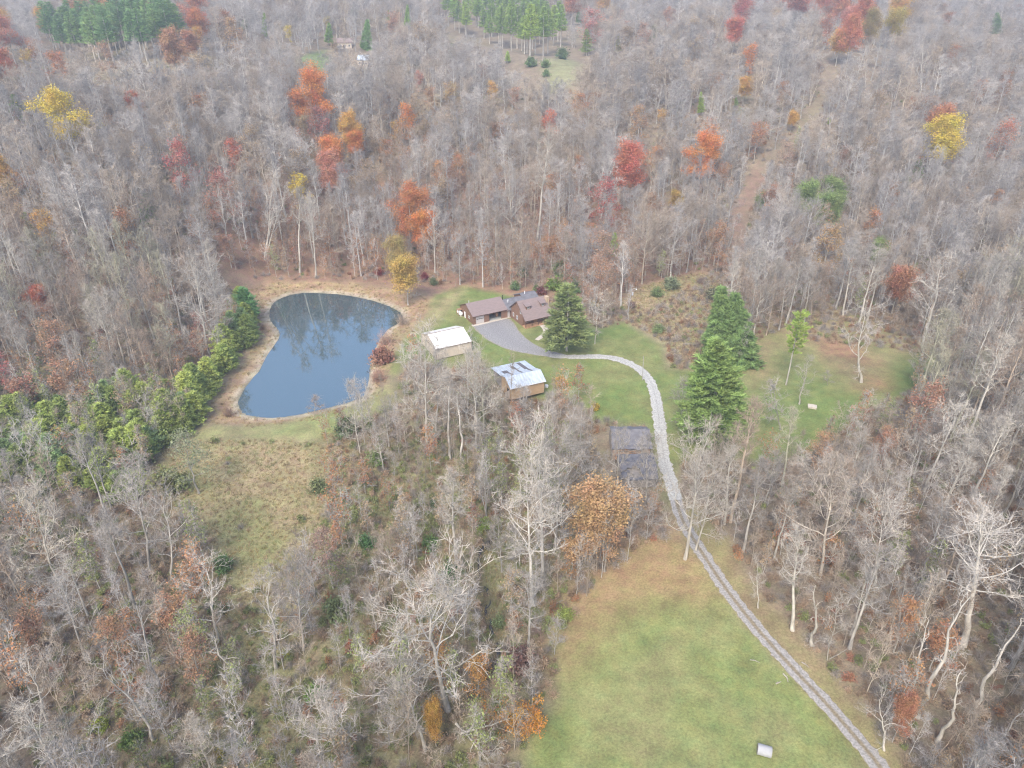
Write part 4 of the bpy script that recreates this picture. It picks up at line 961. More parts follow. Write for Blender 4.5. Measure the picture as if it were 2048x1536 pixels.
pines = [   # base, top, kind, shape, breadth scale, colour, label
 ((1430,884), (1432,686), 'white', 0, 1.4, (.105,.16,.06), 'biggest bright green pine standing right of the white gravel drive'),
 ((1436,722), (1443,576), 'spruce', 0, 1.25, (.085,.135,.055), 'tall dark spruce, left one of the pair behind the biggest pine'),
 ((1474,728), (1470,588), 'spruce', 1, 1.0, (.075,.12,.05), 'tall dark spruce, right one of the pair behind the biggest pine'),
 ((1133,702), (1136,574), 'white', 1, 1.55, (.095,.122,.058), 'broad droopy green spruce beside the front porch of the brown house'),
 ((1572,770), (1602,628), 'tall', 0, .9, (.15,.21,.06), 'thin pale green pine with a tufted top on the right lawn'),
 ((1228,520), (1230,468), 'white', 1, .8, G3, 'small light green pine on the slope behind the house'),
 ((733,98), (735,40), 'spruce', 0, 1.2, (.10,.18,.07), 'conical green pine on the far hill right of the pale farmhouse'),
 ((657,92), (658,48), 'white', 1, 1.0, (.11,.18,.06), 'green pine on the far hill left of the pale farmhouse'),
 ((528,72), (528,26), 'spruce', 0, .8, G1, 'slim green pine on the far hill above the clearing'),
 ((488,62), (486,40), 'white', 1, .8, G1, 'small green pine left of the slim one on the far hill'),
 ((815,50), (815,10), 'spruce', 0, .9, G1, 'slim pine near the skyline left of the top pine grove'),
 ((777,40), (777,20), 'spruce', 1, .9, G1, 'small pine near the skyline, left of the slim one'),
 ((1173,112), (1173,60), 'white', 1, .95, G4, 'pine standing right of the far hilltop clearing'),
 ((1236,110), (1236,74), 'white', 1, .7, (.16,.17,.06), 'yellowish pine right of the far hilltop clearing'),
 ((1157,45), (1157,14), 'spruce', 0, 1.0, G2, 'dark pine at the right end of the top grove'),
 ((1993,66), (1994,26), 'spruce', 1, 1.2, (.09,.15,.06), 'dark green pine alone on the far right ridge'),
 ((1402,232), (1402,186), 'white', 1, .7, G3, 'narrow bright pine half way up the right hill'),
 ((1472,215), (1472,195), 'white', 1, .8, G1, 'little pine right of the narrow bright one'),
 ((1015,126), (1015,103), 'white', 1, 1.2, G3, 'low round pine on the hill crest left of the far clearing'),
 ((1658,250), (1658,234), 'white', 1, 1.0, G3, 'tiny pine right of the dark forest cut'),
 ((496,640), (484,578), 'young', 0, 1.2, (.08,.17,.08), 'bluish green young pine at the top end of the evergreen row'),
]
for b, tpx, kd, k, ws, c, lab in pines:
    stand(PN[kd][k], b, tpx, 'pine_tree' if kd != 'spruce' else 'spruce_tree', lab, 'tree', 'conifers', ws, ccol=tuple(a*b_ for a, b_ in zip(c, KB)))
bare_list = [  # base, top, list, shape, breadth scale, bark colour, label
 ((1722,765), (1722,612), SY, 0, 1.05, (1.9,1.85,1.75), 'great white-limbed sycamore above a circle of red fallen leaves'),
 ((1598,808), (1610,716), SY, 1, 1.1, PALE, 'small pale spreading tree beside the concrete slab on the lawn'),
 ((1190,688), (1196,600), SA, 2, 1.5, PALE, 'slim silvery tree right of the droopy spruce by the house'),
 ((1370,1118), (1400,902), BT, N_SL+2, 1.0, PALE, 'large bare tree whose crown hangs over the bend of the drive'),
 ((1392,1100), (1430,940), BT, N_SL+1, .8, PALE, 'second bare tree close beside the one overhanging the drive'),
 ((854,885), (846,690), BT, N_SL+0, 1.0, PALE, 'large bare tree below the white barn, its crown against the barn'),
 ((872,862), (878,705), BT, 2, 1.0, GREY, 'slender bare tree just right of the large one below the white barn'),
 ((952,905), (945,735), BT, N_SL+1, 1.0, PALE, 'wide bare tree below and left of the tan barn'),
 ((900,918), (895,748), BT, 1, 1.3, (1.6,1.55,1.45), 'white-stemmed slender tree between the two barns, further down'),
 ((928,925), (915,790), SN, 1, 1.0, WHITE, 'broken white trunk just below the gap between the barns'),
 ((720,905), (705,790), BT, 7, .8, PALE, 'pale tree at the right end of the dam, below the pond'),
 ((1085,1160), (1075,900), BT, N_SL+2, 1.0, (1.4,1.35,1.25), 'tall pale tree with brushed-up limbs right of the creek'),
 ((1066,1215), (1048,985), BT, 4, 1.3, (1.45,1.4,1.3), 'white-trunked tall tree right of the creek, in front of its neighbour'),
 ((1110,1095), (1118,880), BT, N_SL+2, .9, GREY, 'grey upright tree behind the tall pale creek tree'),
 ((914,1134), (908,950), BT, 0, 1.5, PALE, 'narrow pale tree left of the dark creek bed'),
 ((980,990), (960,850), BT, 3, 1.1, GREY, 'grey slender tree in the hollow below the tan barn'),
 ((1180,1000), (1150,860), BT, N_SL+3, 1.0, PALE, 'bare tree left of the derelict house'),
 ((1232,1000), (1236,885), BT, N_SL+1, .85, PALE, 'twisted bare tree in front of the derelict house'),
 ((1292,1005), (1298,885), BT, N_SL+3, .9, GREY, 'grey tangled tree covering the lower roof of the derelict house'),
 ((553,1335), (540,1140), SY, 1, .85, WHITE, 'slim white-barked tree in the lower left clearing'),
 ((607,1300), (585,1135), BT, N_SL+3, .9, GREY, 'grey fan-crowned tree right of the slim white-barked one'),
 ((435,1288), (412,1140), SY, 1, 1.0, WHITE, 'white crooked tree left of the slim white-barked one'),
 ((300,1142), (262,955), BT, N_SL+1, 1.0, (1.45,1.45,1.42), 'pale wide tree at the left edge of the meadow'),
 ((345,1155), (325,1010), SY, 0, .95, (1.5,1.5,1.48), 'pale wide-limbed tree touching the meadow left edge, below its neighbour'),
 ((213,1032), (152,868), BT, 1, 1.0, GREY, 'left one of the twin tall trunks beside the evergreen thicket'),
 ((224,1018), (176,875), BT, 5, 1.0, GREY, 'right one of the twin tall trunks beside the evergreen thicket'),
 ((128,1188), (70,1020), BT, N_SL+1, 1.0, (1.2,1.18,1.1), 'fan-shaped bare tree in the lower left woods under the evergreens'),
 ((172,1320), (120,1160), BT, 4, 1.2, GREY, 'grey slender tree above the copper trees at lower left'),
 ((318,1378), (268,1200), SY, 2, .8, GREY, 'grey crooked tree between the copper-brown trees'),
 ((308,1482), (215,1330), SY, 0, 1.05, (1.75,1.75,1.72), 'leaning bone-white tree low in the left woods'),
 ((95,1440), (45,1300), SY, 1, .9, WHITE, 'white twisted tree near the left edge at the bottom'),
 ((480,1370), (430,1265), SN, 2, 1.3, PALE, 'broken pale tree leaning beside the copper beech'),
 ((895,1420), (850,1170), BT, N_SL+2, 1.25, (1.5,1.45,1.38), 'great pale oak spreading over the creek thicket'),
 ((850,1500), (800,1330), BT, N_SL+0, 1.1, PALE, 'broad pale tree just below the great pale oak'),
 ((680,1540), (640,1400), BT, N_SL+3, 1.2, WHITE, 'white fan tree at the bottom edge left of the toppled oak'),
 ((1925,1290), (1985,1055), BT, 4, 1.9, (1.35,1.35,1.32), 'tallest white tree with a wide crown in the lower right woods'),
 ((1812,1415), (1858,1235), SN, 1, .8, WHITE, 'upright white snag in front of the rust-orange twins'),
 ((1835,1435), (1945,1180), SN, 3, .8, WHITE, 'long leaning snag crossing the rust-orange twins'),
 ((1872,1482), (1934,1332), SN, 0, 1.0, PALE, 'thick broken trunk leaning right near the lower right corner'),
 ((1944,1425), (2050,1235), SN, 3, .9, WHITE, 'leaning bleached trunk at the right edge of the picture'),
 ((1972,1505), (2060,1400), SN, 1, .9, WHITE, 'bleached leaning trunk nearest the lower right corner'),
 ((1935,1545), (1992,1462), SN, 0, .9, PALE, 'broken trunk at the bottom edge in the lower right corner'),
 ((1880,1505), (1912,1462), SN, 2, .8, BROWN, 'short brown stump log leaning beside the thick broken trunk'),
 ((1842,1250), (1880,1128), SN, 1, .8, PALE, 'slim broken pale trunk above the rust-orange twins'),
 ((1768,1500), (1762,1395), SY, 2, 1.0, WHITE, 'white crooked tree beside the lane at the bottom'),
 ((1625,1290), (1630,1165), SN, 3, 1.2, PALE, 'pale snag beside the lane at mid right'),
 ((1516,1216), (1520,1128), SY, 1, .85, PALE, 'small twisted pale tree at the bend of the dirt lane'),
 ((1585,1260), (1600,1065), BT, 0, 1.3, PALE, 'tall pale slender tree right of the small twisted one by the lane'),
 ((1640,1150), (1660,950), BT, N_SL+3, 1.0, (1.1,1.05,1.0), 'brown-grey fan crown set back from the lane'),
 ((1750,1170), (1765,1030), BT, N_SL+1, 1.05, (1.6,1.55,1.45), 'cream-limbed wide tree in the middle of the right lower woods'),
 ((1812,1020), (1842,880), SY, 0, .9, (1.6,1.55,1.5), 'pale crooked tree right of the lower lawn woods'),
 ((1655,1320), (1680,1200), SA, 3, 1.2, PALE, 'pale young tree close to the lane, below the pale snag'),
 ((1660,1318), (1700,1290), SN, 2, 1.0, GREY, 'stubby grey trunk at the lane edge'),
 ((1560,860), (1545,770), SA, 1, 1.6, GREY, 'thin bare tree at the lower left of the right lawn'),
 ((1362,850), (1370,770), SA, 0, 1.6, GREY, 'faint grey young tree between the drive and the biggest pine'),
 ((1490,700), (1500,580), BT, 9, .8, BROWN, 'brownish bare tree right behind the spruce pair'),
 ((1842,720), (1868,520), SY, 1, 1.0, (1.7,1.65,1.55), 'white-limbed tree at the far right corner of the lawn'),
 ((1880,590), (1850,490), SY, 2, 1.0, (1.7,1.65,1.55), 'cream sycamore in front of the dark right woods'),
 ((1945,545), (1975,420), SY, 1, .8, WHITE, 'tall white-stemmed tree on the right slope'),
 ((1840,195), (1850,100), SY, 1, .9, (1.8,1.78,1.7), 'tall white tree high on the right hill'),
 ((1780,225), (1785,165), SY, 0, 1.2, (1.7,1.65,1.6), 'broad white tree on the upper right hill'),
 ((1730,180), (1735,130), SY, 1, .9, (1.6,1.55,1.5), 'smaller white tree on the upper right hill, left of the broad one'),
 ((1075,478), (1100,270), BT, 0, 1.1, PALE, 'tall pale trunk on the hillside left of the thin-leaved red tree'),
 ((1027,490), (1020,360), BT, 7, .8, PALE, 'pale forked tree on the hillside above the brown house'),
 ((820,490), (815,345), BT, 3, 1.1, PALE, 'pale trunk rising through the burnt orange oak'),
 ((530,520), (560,360), BT, 10, .9, (1.4,1.35,1.3), 'pale arching tree on the slope behind the pond'),
 ((600,545), (600,380), BT, 1, 1.1, PALE, 'straight pale trunk on the slope behind the pond'),
 ((632,555), (625,400), BT, 4, 1.0, PALE, 'straight pale trunk nearest the far pond bank'),
 ((870,545), (868,420), BT, 2, 1.1, (1.5,1.45,1.4), 'white trunk right of the golden-brown tree at the hill foot'),
 ((422,722), (385,540), BT, 6, 1.0, (1.4,1.4,1.4), 'pale broad tree standing over the evergreen row beside the pond'),
 ((440,690), (430,580), BT, N_SL+3, 1.0, (1.3,1.3,1.35), 'silvery fan-crowned tree nearest the pond, above the evergreen row'),
 ((236,762), (190,600), BT, 0, 1.1, PALE, 'pale slender trunk leaning over the left end of the evergreens'),
 ((82,790), (40,660), BT, 3, 1.0, PALE, 'thin pale trunk at the left above the evergreens'),
 ((628,832), (630,795), SA, 1, 2.4, BROWN, 'small twiggy tree at the near shore of the pond'),
 ((715,803), (708,765), SA, 2, 2.4, BROWN, 'twiggy sapling at the near right shore of the pond'),
 ((295,885), (290,790), SA, 3, 1.5, PALE, 'bare young tree rising out of the evergreen thicket'),
 ((1655,770), (1655,745), SA, 0, 1.8, GREY, 'low bare sapling below the sycamore'),
 ((1735,850), (1742,790), SA, 2, 2.0, PALE, 'pale fan-shaped young tree at the lower edge of the right lawn'),
]
for b, tpx, lst, k, ws, c, lab in bare_list:
    c = tuple(min(a, 1.22) for a in c)
    stand(lst[k], b, tpx, 'bare_tree', lab, 'tree', 'bare trees', ws, tcol=c, ccol=c)
shrubs = [  # middle px, breadth px, kind, shape, colour, label
 ((765,715), 62, 'leaf', 0, (.30,.15,.10), 'tall reddish brush along the near right shore of the pond'),
 ((758,752), 56, 'bare', 0, (1.2,.8,.7), 'dark red twiggy brush at the lower right shore of the pond'),
 ((770,680), 56, 'bare', 1, (1.3,.95,.85), 'pinkish twiggy brush at the upper part of the right pond shore'),
 ((805,640), 46, 'bare', 2, (1.1,.95,.85), 'grey-brown brush at the far right corner of the pond'),
 ((458,825), 44, 'bare', 0, (1.0,.75,.65), 'round brown bush at the near left corner of the pond'),
 ((525,655), 22, 'bare', 1, (.8,.6,.55), 'small dark bush on the sandy left bank of the pond'),
 ((757,546), 24, 'leaf', 1, CRIM, 'maroon bush beside the golden-brown tree at the hill foot'),
 ((850,555), 22, 'leaf', 2, (.22,.05,.05), 'small maroon bush right of the golden-brown tree'),
 ((867,565), 24, 'leaf', 0, (.17,.20,.09), 'pale green bush left of the brown house lawn'),
 ((1045,546), 32, 'leaf', 1, (.15,.19,.10), 'grey-green bush on the slope right above the brown house'),
 ((1030,575), 26, 'leaf', 2, (.15,.22,.09), 'round green bush behind the rear wing of the house'),
 ((1073,578), 20, 'leaf', 0, (.20,.26,.10), 'light green bush behind the chimney end of the house'),
 ((1083,584), 28, 'leaf', 1, (.19,.07,.06), 'dull maroon round bush behind the house chimney'),
 ((1120,545), 44, 'leaf', 2, (.15,.20,.08), 'tall green shrub behind the house, highest of its clump'),
 ((1108,572), 44, 'leaf', 0, (.17,.25,.05), 'bright green shrub nearest the chimney of the brown house'),
 ((1138,565), 40, 'leaf', 1, (.16,.22,.07), 'green shrub at the right of the clump behind the house'),
 ((1150,578), 34, 'leaf', 2, (.10,.17,.06), 'darker green shrub at the foot of the clump behind the house'),
 ((1190,607), 26, 'leaf', 0, (.42,.27,.05), 'yellow leafed shrub behind the slim silvery tree'),
 ((1262,612), 22, 'leaf', 1, (.20,.12,.09), 'small reddish bush at the foot of the leaning utility pole'),
 ((1313,588), 30, 'leaf', 2, (.18,.24,.09), 'green bush in the brown brush lot, right of the leaning pole'),
 ((1342,570), 44, 'leaf', 0, (.19,.22,.12), 'pale green wispy bush at the top of the brush lot'),
 ((1316,660), 32, 'leaf', 1, (.19,.25,.10), 'round pale green bush at the lawn edge of the brush lot'),
 ((1400,560), 36, 'bare', 0, (.8,.7,.7), 'dark grey bush at the upper edge of the brush lot'),
 ((1425,590), 44, 'leaf', 1, (.20,.20,.12), 'grey-green bush behind the tall dark spruces'),
 ((1338,712), 28, 'bare', 1, (.95,.75,.7), 'purplish twiggy bush at the lower corner of the brush lot'),
 ((1392,690), 26, 'bare', 2, (.8,.75,.75), 'dark twiggy bush left of the spruce pair'),
 ((1121,765), 34, 'leaf', 0, (.46,.30,.04), 'yellow-orange shrub on the grass right of the tan barn'),
 ((1190,816), 24, 'leaf', 1, (.46,.32,.05), 'yellow shrub left of the derelict house'),
 ((695,858), 66, 'leaf', 2, (.12,.16,.07), 'dark green broad shrub below the right end of the dam'),
 ((735,850), 40, 'leaf', 0, (.18,.24,.06), 'bright green shrub right of the dark one below the dam'),
 ((345,965), 84, 'leaf', 1, (.19,.20,.07), 'olive round shrub at the left side of the meadow'),
 ((330,880), 60, 'leaf', 0, (.22,.27,.08), 'light green tree-like shrub between the thicket and the dam'),
 ((450,1130), 50, 'leaf', 2, (.09,.15,.05), 'dark green shrub at the lower left edge of the meadow'),
 ((437,1220), 44, 'leaf', 2, (.12,.16,.05), 'green shrub below the dark one, left of the lower clearing'),
 ((734,1085), 46, 'leaf', 1, (.10,.20,.07), 'rounded mid green shrub in the thicket right of the meadow'),
 ((862,1090), 50, 'leaf', 0, (.13,.21,.06), 'green shrub left of the creek bed, the upper of two'),
 ((900,1150), 56, 'leaf', 2, (.09,.16,.055), 'dark green shrub left of the creek bed, the lower of two'),
 ((967,1050), 40, 'leaf', 1, (.22,.30,.05), 'yellow-green shrub just above the dark creek bed'),
 ((750,920), 50, 'leaf', 0, (.17,.23,.07), 'light green shrub in the thicket below the dam'),
 ((640,975), 50, 'leaf', 1, (.18,.21,.09), 'pale grey-green shrub at the right side of the meadow'),
 ((865,1010), 30, 'leaf', 0, (.10,.16,.06), 'green shrub above the creek thicket'),
 ((675,1220), 70, 'leaf', 2, (.16,.19,.08), 'grey-green broad shrub in the lower thicket'),
 ((630,1387), 50, 'leaf', 0, (.15,.25,.05), 'vivid green shrub low in the left thicket'),
 ((265,1482), 56, 'leaf', 1, (.13,.20,.05), 'green shrub near the bottom left, under the bone-white tree'),
 ((205,1450), 40, 'leaf', 2, (.26,.30,.05), 'yellow-green shrub left of the bottom left green shrub'),
 ((440,1505), 26, 'leaf', 0, (.45,.36,.03), 'little yellow shrub at the bottom edge of the left woods'),
 ((573,1305), 22, 'leaf', 1, (.30,.32,.04), 'small yellow-green shrub at the foot of the slim white tree'),
 ((1130,1230), 44, 'leaf', 2, (.24,.28,.07), 'yellow-green shrub at the upper left edge of the field'),
 ((1040,1320), 78, 'leaf', 0, (.21,.12,.095), 'maroon-brown tall shrub at the left edge of the field'),
 ((1075,1260), 50, 'bare', 2, (1.1,.9,.85), 'greyish twiggy shrub above the maroon one at the field edge'),
 ((700,1284), 16, 'leaf', 1, (.50,.12,.06), 'tiny scarlet sapling in the lower thicket'),
 ((1000,1245), 40, 'leaf', 2, (.17,.21,.09), 'pale green shrub at the lower end of the creek bed'),
 ((1125,112), 34, 'leaf', 0, (.10,.15,.06), 'round green bush on the far hilltop clearing'),
 ((1090,130), 26, 'leaf', 1, (.15,.21,.07), 'light green bush left of the far clearing pole'),
 ((1092,150), 20, 'leaf', 2, (.14,.21,.07), 'small round green bush at the lower end of the far clearing'),
 ((1062,128), 30, 'leaf', 0, (.12,.18,.07), 'green bush left of the far clearing, above the small round one'),
 ((1180,590), 44, 'bare', 0, (1.2,.95,.8), 'brown twiggy bush behind the droopy spruce'),
 ((1400,1500), 14, 'leaf', 1, (.24,.28,.08), 'tiny tuft of taller weeds in the field'),
]
shrubs = shrubs[:-1]
for (cx_, cy_), w, kd, k, c, lab in shrubs:
    x, y = gp(cx_, cy_+w*.18); z = h1(x, y); depth = y*cos(CT)+(CH-z)*sin(CT); s = w/2/CF*depth/2.35
    o = bpy.data.objects.new('shrub', SH[kd][k]); COL.objects.link(o); o.location = (x, y, z); o.rotation_euler = (0, 0, rnd.uniform(0, 6)); o.scale = (s, s, s*rnd.uniform(.95, 1.2)); o.color = (*c, 1)
    tag(o, lab, 'shrub', 'shrubs'); show(cx_, cy_, w*.4, w*.35, x, y, z); OCC.append((x, y, s*1.3))

# fallen oak with clinging leaves, splintered stump, logs and branches in the field
def fallen(bpx, tpx, rad, name, label, mats_c, leaf_c=None, seed=9, H_=16, spr=5):
    bx, by = gp(*bpx); tx, ty = gp(*tpx); bz, tz = h1(bx, by), h1(tx, ty)
    tg, cg, tips = bare_tree(H_, spr, .3, 13, .35, 7, 5, 3, seed=seed, crook=.1, tr=H_*.018)
    E_ = empty(name, (bx, by, bz+.6), 0, label, 'fallen tree')
    s = math.hypot(tx-bx, ty-by)/H_
    tg.build('trunk', ['bark'], E_, color=mats_c); cg.build('crown', ['bark', 'twig'], E_, color=mats_c)
    if leaf_c:
        tips = tips[(tips[:, 2] > H_*.35)]
        leafy(tips, 14, .5, .34, seed, .2, .8).build('leaves', ['leaf'], E_, color=leaf_c)
    from mathutils import Vector
    dv = Vector((tx-bx, ty-by, tz-bz+1.2)); E_.rotation_euler = dv.to_track_quat('Z', 'Y').to_euler(); E_.scale = (s, s, s)
    return E_
fallen((925,1470), (1065,1440), 1, 'fallen_tree', 'toppled oak with orange leaves still on its crown at the field edge', PALE, (.55,.26,.045), 9, 15, 6.0)
fallen((915,1455), (985,1540), 1, 'fallen_tree', 'toppled bare pale limbs spread below the orange-leaved fallen oak', WHITE, None, 10, 13, 5.5)
fallen((1060,1215), (1098,1150), 1, 'fallen_tree', 'curved fallen white trunk right of the creek', PALE, None, 12, 9, 2.0)
x, y = gp(1000, 1350); 
E_ = empty('tree_stump', (x, y, h1(x, y)), 0, 'tall splintered stump with pale torn wood beside the toppled oak', 'stump')
g = G(); g.tube([(0, 0, -.4), (.1, 0, 1.5), (.35, 0, 3.4), (.55, 0, 4.3)], [.75, .6, .52, .4], 9, cap=True); g.build('trunk', 'bark', E_)
g = G()
for k in range(7):
    a = k*.9; p = np.array([.55+.3*cos(a), .3*sin(a), 4.0]); g.tube([p, p+np.array([.12, 0, rnd.uniform(.6, 2.3)])], [.12, .02], 4)
g.build('splinter', 'wood_light', E_)
M['log_pale'] = mat('log_pale', (.36,.32,.27), var=.2)
def log(a, b_, r, label, name='fallen_log', bend=.0):
    p, q = np.array(gp(*a)), np.array(gp(*b_)); mid = (p+q)/2+np.array([-(q-p)[1], (q-p)[0]])*bend
    zz = [h1(*k)+r*.8 for k in (p, mid, q)]; g = G()
    P_ = [(*p, zz[0]), (*mid, zz[1]), (*q, zz[2])]; c = np.array(P_[0])
    g.tube(np.array(P_)-c, [r, r*.8, r*.35], 7, cap=True)
    for t, sd in ((.4, 1), (.65, -1)):
        w_ = np.array(P_[1])-c; d = unit(np.array([-(q-p)[1], (q-p)[0], .6*np.linalg.norm(q-p)]))*sd; d[2] = abs(d[2])
        g.tube([w_*2*t*.9, w_*2*t*.9+d*np.linalg.norm(q-p)*.22], [r*.5, r*.15], 4)
    o = g.build(name, 'log_pale'); o.location = c; tag(o, label, 'log')
log((1365,897), (1398,925), .14, 'long thin pale log on the grass right of the drive, above the overhanging tree', bend=.03)
log((1552,1368), (1562,1364), .12, 'short pale branch lying in the field beside the dirt lane', 'fallen_branch')
log((1566,1348), (1576,1365), .12, 'forked pale branch on the verge of the dirt lane', 'fallen_branch', .15)
log((1500,1320), (1520,1326), .08, 'scatter of thin twigs lying in the field near the lane', 'fallen_branch', .1)
log((1603,1325), (1618,1336), .11, 'pale branch fallen just right of the dirt lane', 'fallen_branch', .1)
log((515,667), (532,675), .12, 'dark driftwood branch on the sandy left bank of the pond', 'fallen_branch', .05)
log((850,905), (880,880), .16, 'fallen trunk on the leaf litter below the large bare barn tree', bend=.05)
log((1100,1215), (1125,1202), .2, 'dark short log lying near the field head', bend=.02)

for a_, b_, rx, ry in ((970,625,60,28), (1070,620,50,40), (1020,690,60,30), (892,685,52,28), (1035,755,52,32), (1258,872,44,30), (1262,605,12,30), (1285,735,8,25), (1527,1500,20,15), (1624,812,14,10), (1327,880,22,110), (1215,714,90,12), (1035,1435,75,55), (930,1490,70,45), (1005,1315,14,30)):
    x, y = gp(a_, b_+ry); show(a_, b_, rx, ry, x, y, 0)
# far farmhouse and its outbuilding among the trees
def far_house(px, w, d, rz, walls, roof, label):
    x, y = gp(*px); z = h1(x, y); E_ = empty('farmhouse', (x, y, z), rz, label, 'house')
    g = gable_walls(-w/2, w/2, 0, d, 3.6, 5.8, d/2, -1.5); g.build('wall', walls, E_)
    gable_roof(-w/2, w/2, 0, d, 3.6, 5.9, d/2, parent=E_, mats=roof)
    for k in (-.28, .05, .32):
        win(E_, w*k, 0, 1.0, 1.1, 1.3, 'y-')
    g = G(); g.box(-w*.13, -w*.13+1, -.05, -.003, 0, 2.1); g.build('door', 'dark', E_); OCC.append((x, y, w*.7)); show(px[0], px[1]-8, 10, 3, x, y, z); return E_
far_house((690,97), 9, 7, R(12), 'barn_wall_cream', 'shingle', 'small pale farmhouse with brown-grey roof among trees on the far hill')
far_house((726,132), 7, 5, R(-15), 'barn_wall_cream', 'barn_roof_blue', 'small pale-roofed shed standing among trees below the far farmhouse')

# ------------------------------------------------------------------ pine groves and the evergreen thicket beside the pond
def fill(px, step, jit=.45):
    P = poly(px); lo, hi = P.min(0), P.max(0); out = []
    for x in np.arange(lo[0], hi[0], step):
        for y in np.arange(lo[1], hi[1], step):
            out.append((x+rnd.uniform(-jit, jit)*step, y+rnd.uniform(-jit, jit)*step))
    out = np.array(out); return out[inside(out[:, 0], out[:, 1], P)]
def ranked(n): return ['']+['second', 'third', 'fourth', 'fifth', 'sixth', 'seventh', 'eighth', 'ninth', 'tenth', 'eleventh', 'twelfth'][:n]
GROVES = []
thick_px = [(470,600),(498,612),(503,650),(508,700),(485,730),(462,762),(430,800),(405,828),(385,860),(330,880),(312,905),(300,985),(262,1010),(230,990),(130,965),(40,960),(-60,980),(-60,840),(0,838),(100,826),(200,812),(300,800),(380,790),(425,755),(455,700)]
grove_l = [(98,98),(160,84),(240,80),(330,78),(372,84),(380,108),(330,122),(270,130),(215,134),(165,130),(120,116)]
grove_t = [(870,45),(930,36),(1000,30),(1080,34),(1130,48),(1135,100),(1100,118),(1060,116),(1020,102),(970,90),(920,74),(880,62)]
for px, step, kind, cols, nm, where, grp, sc_ in (
    (thick_px, 3.7, 'young', [(.175,.225,.075), (.20,.245,.08), (.13,.175,.065), (.155,.20,.07), (.12,.18,.095)], 'evergreen_tree', 'in the evergreen thicket', 'evergreen thicket beside the pond', (.6, .95)),
    (grove_l, 7.5, 'grove', [(.10,.175,.085), (.12,.19,.085), (.085,.15,.075)], 'pine_tree', 'in the upper left pine grove', 'upper left pine grove', (.8, 1.1)),
    (grove_t, 7.0, 'grove', [(.13,.20,.06), (.15,.21,.06), (.11,.165,.055)], 'pine_tree', 'in the pine grove at the skyline', 'pine grove at the skyline', (.8, 1.1))):
    pts = fill(px, step); P_ = poly(px)
    if kind == 'grove' and len(pts) > 60:
        pts = pts[rng.permutation(len(pts))[:60]]
    for x, y in pts:
        dpnd = float(sdf(np.array([x]), np.array([y]), pond)[0])
        if dpnd < 7: continue
        k = rnd.randrange(len(PN[kind])); s = rnd.uniform(*sc_); c = cols[rnd.randrange(len(cols))]
        lum = c[1]
        e = place(PN[kind][k], x, y, nm, '', 'tree', grp, s*(1.7 if kind == 'grove' else 1.45), s*(1.15 if kind == 'grove' else 1), (0, 0), None, tuple(a*b_*(.98 if kind == 'young' else 1) for a, b_ in zip(c, KB)))
        tone = {'young': {.225: 'mid green', .245: 'yellow-green', .175: 'dark green', .20: 'green', .18: 'bluish green'}, 'grove': {.175: 'bluish green', .19: 'green', .15: 'dark green', .20: 'green', .21: 'light green', .165: 'dark green'}}[kind][lum]
        GROVES.append([e, ('tall ' if s > np.mean(sc_)+.06 else 'low ' if s < np.mean(sc_)-.08 else 'middling ')+tone+(' young evergreen' if kind == 'young' else ' pine'), where])
        OCC.append((x, y, 1.5))
        a_, b_ = project(x, y, e.location.z+PN[kind][k]['H']*s*.6); show(float(a_), float(b_)+(6 if kind == 'grove' else 0), 14 if kind == 'grove' else 10, 26 if kind == 'grove' else 18, x, y, e.location.z)

# ------------------------------------------------------------------ the woods
NO = [ZN['yard'], ZN['field'], ZN['meadow'], ZN['bank'], ZN['dam_grass'], ZN['yard_dry'], ZN['lane_verge'], ZN['far_meadow_left'], ZN['far_meadow_mid'], poly(thick_px), poly(grove_l), poly(grove_t),
      poly([(1240,600),(1290,572),(1400,552),(1450,560),(1440,640),(1420,735),(1340,735),(1325,690),(1270,650)]),
      poly([(1480,690),(1600,660),(1700,640),(1860,700),(1830,775),(1700,840),(1560,900),(1480,900)]),
      poly([(1455,520),(1500,520),(1490,430),(1530,350),(1560,310),(1510,330),(1450,440)]),
      poly([(430,545),(560,560),(700,560),(850,575),(1150,600),(1150,640),(850,640),(500,640)]),
      ZN['meadow_tail'],
      poly([(1464,520),(1498,520),(1495,430),(1536,352),(1592,292),(1645,212),(1700,130),(1684,124),(1627,206),(1573,285),(1512,337),(1468,430)]),
      poly([(960,1090),(1000,1090),(1000,1230),(960,1230),(940,1140)]),
      poly([(1205,830),(1300,830),(1330,960),(1250,985),(1210,960)]),
      poly([(672,97),(708,95),(708,103),(672,104)]), poly([(712,132),(742,132),(742,140),(712,140)])]
def scatter(step_fn, y0, y1, margin=30):
    out = []; y = y0
    while y < y1:
        s = step_fn(y); depth = y*cos(CT)+(CH-20)*sin(CT); w = .72*depth+margin
        n = int(2*w/s)
        xs = -w+(np.arange(n)+rng.uniform(0, 1, n))*s; ys = y+rng.uniform(-.5, .5, n)*s
        out.append(np.column_stack([xs, ys])); y += s
    return np.concatenate(out)
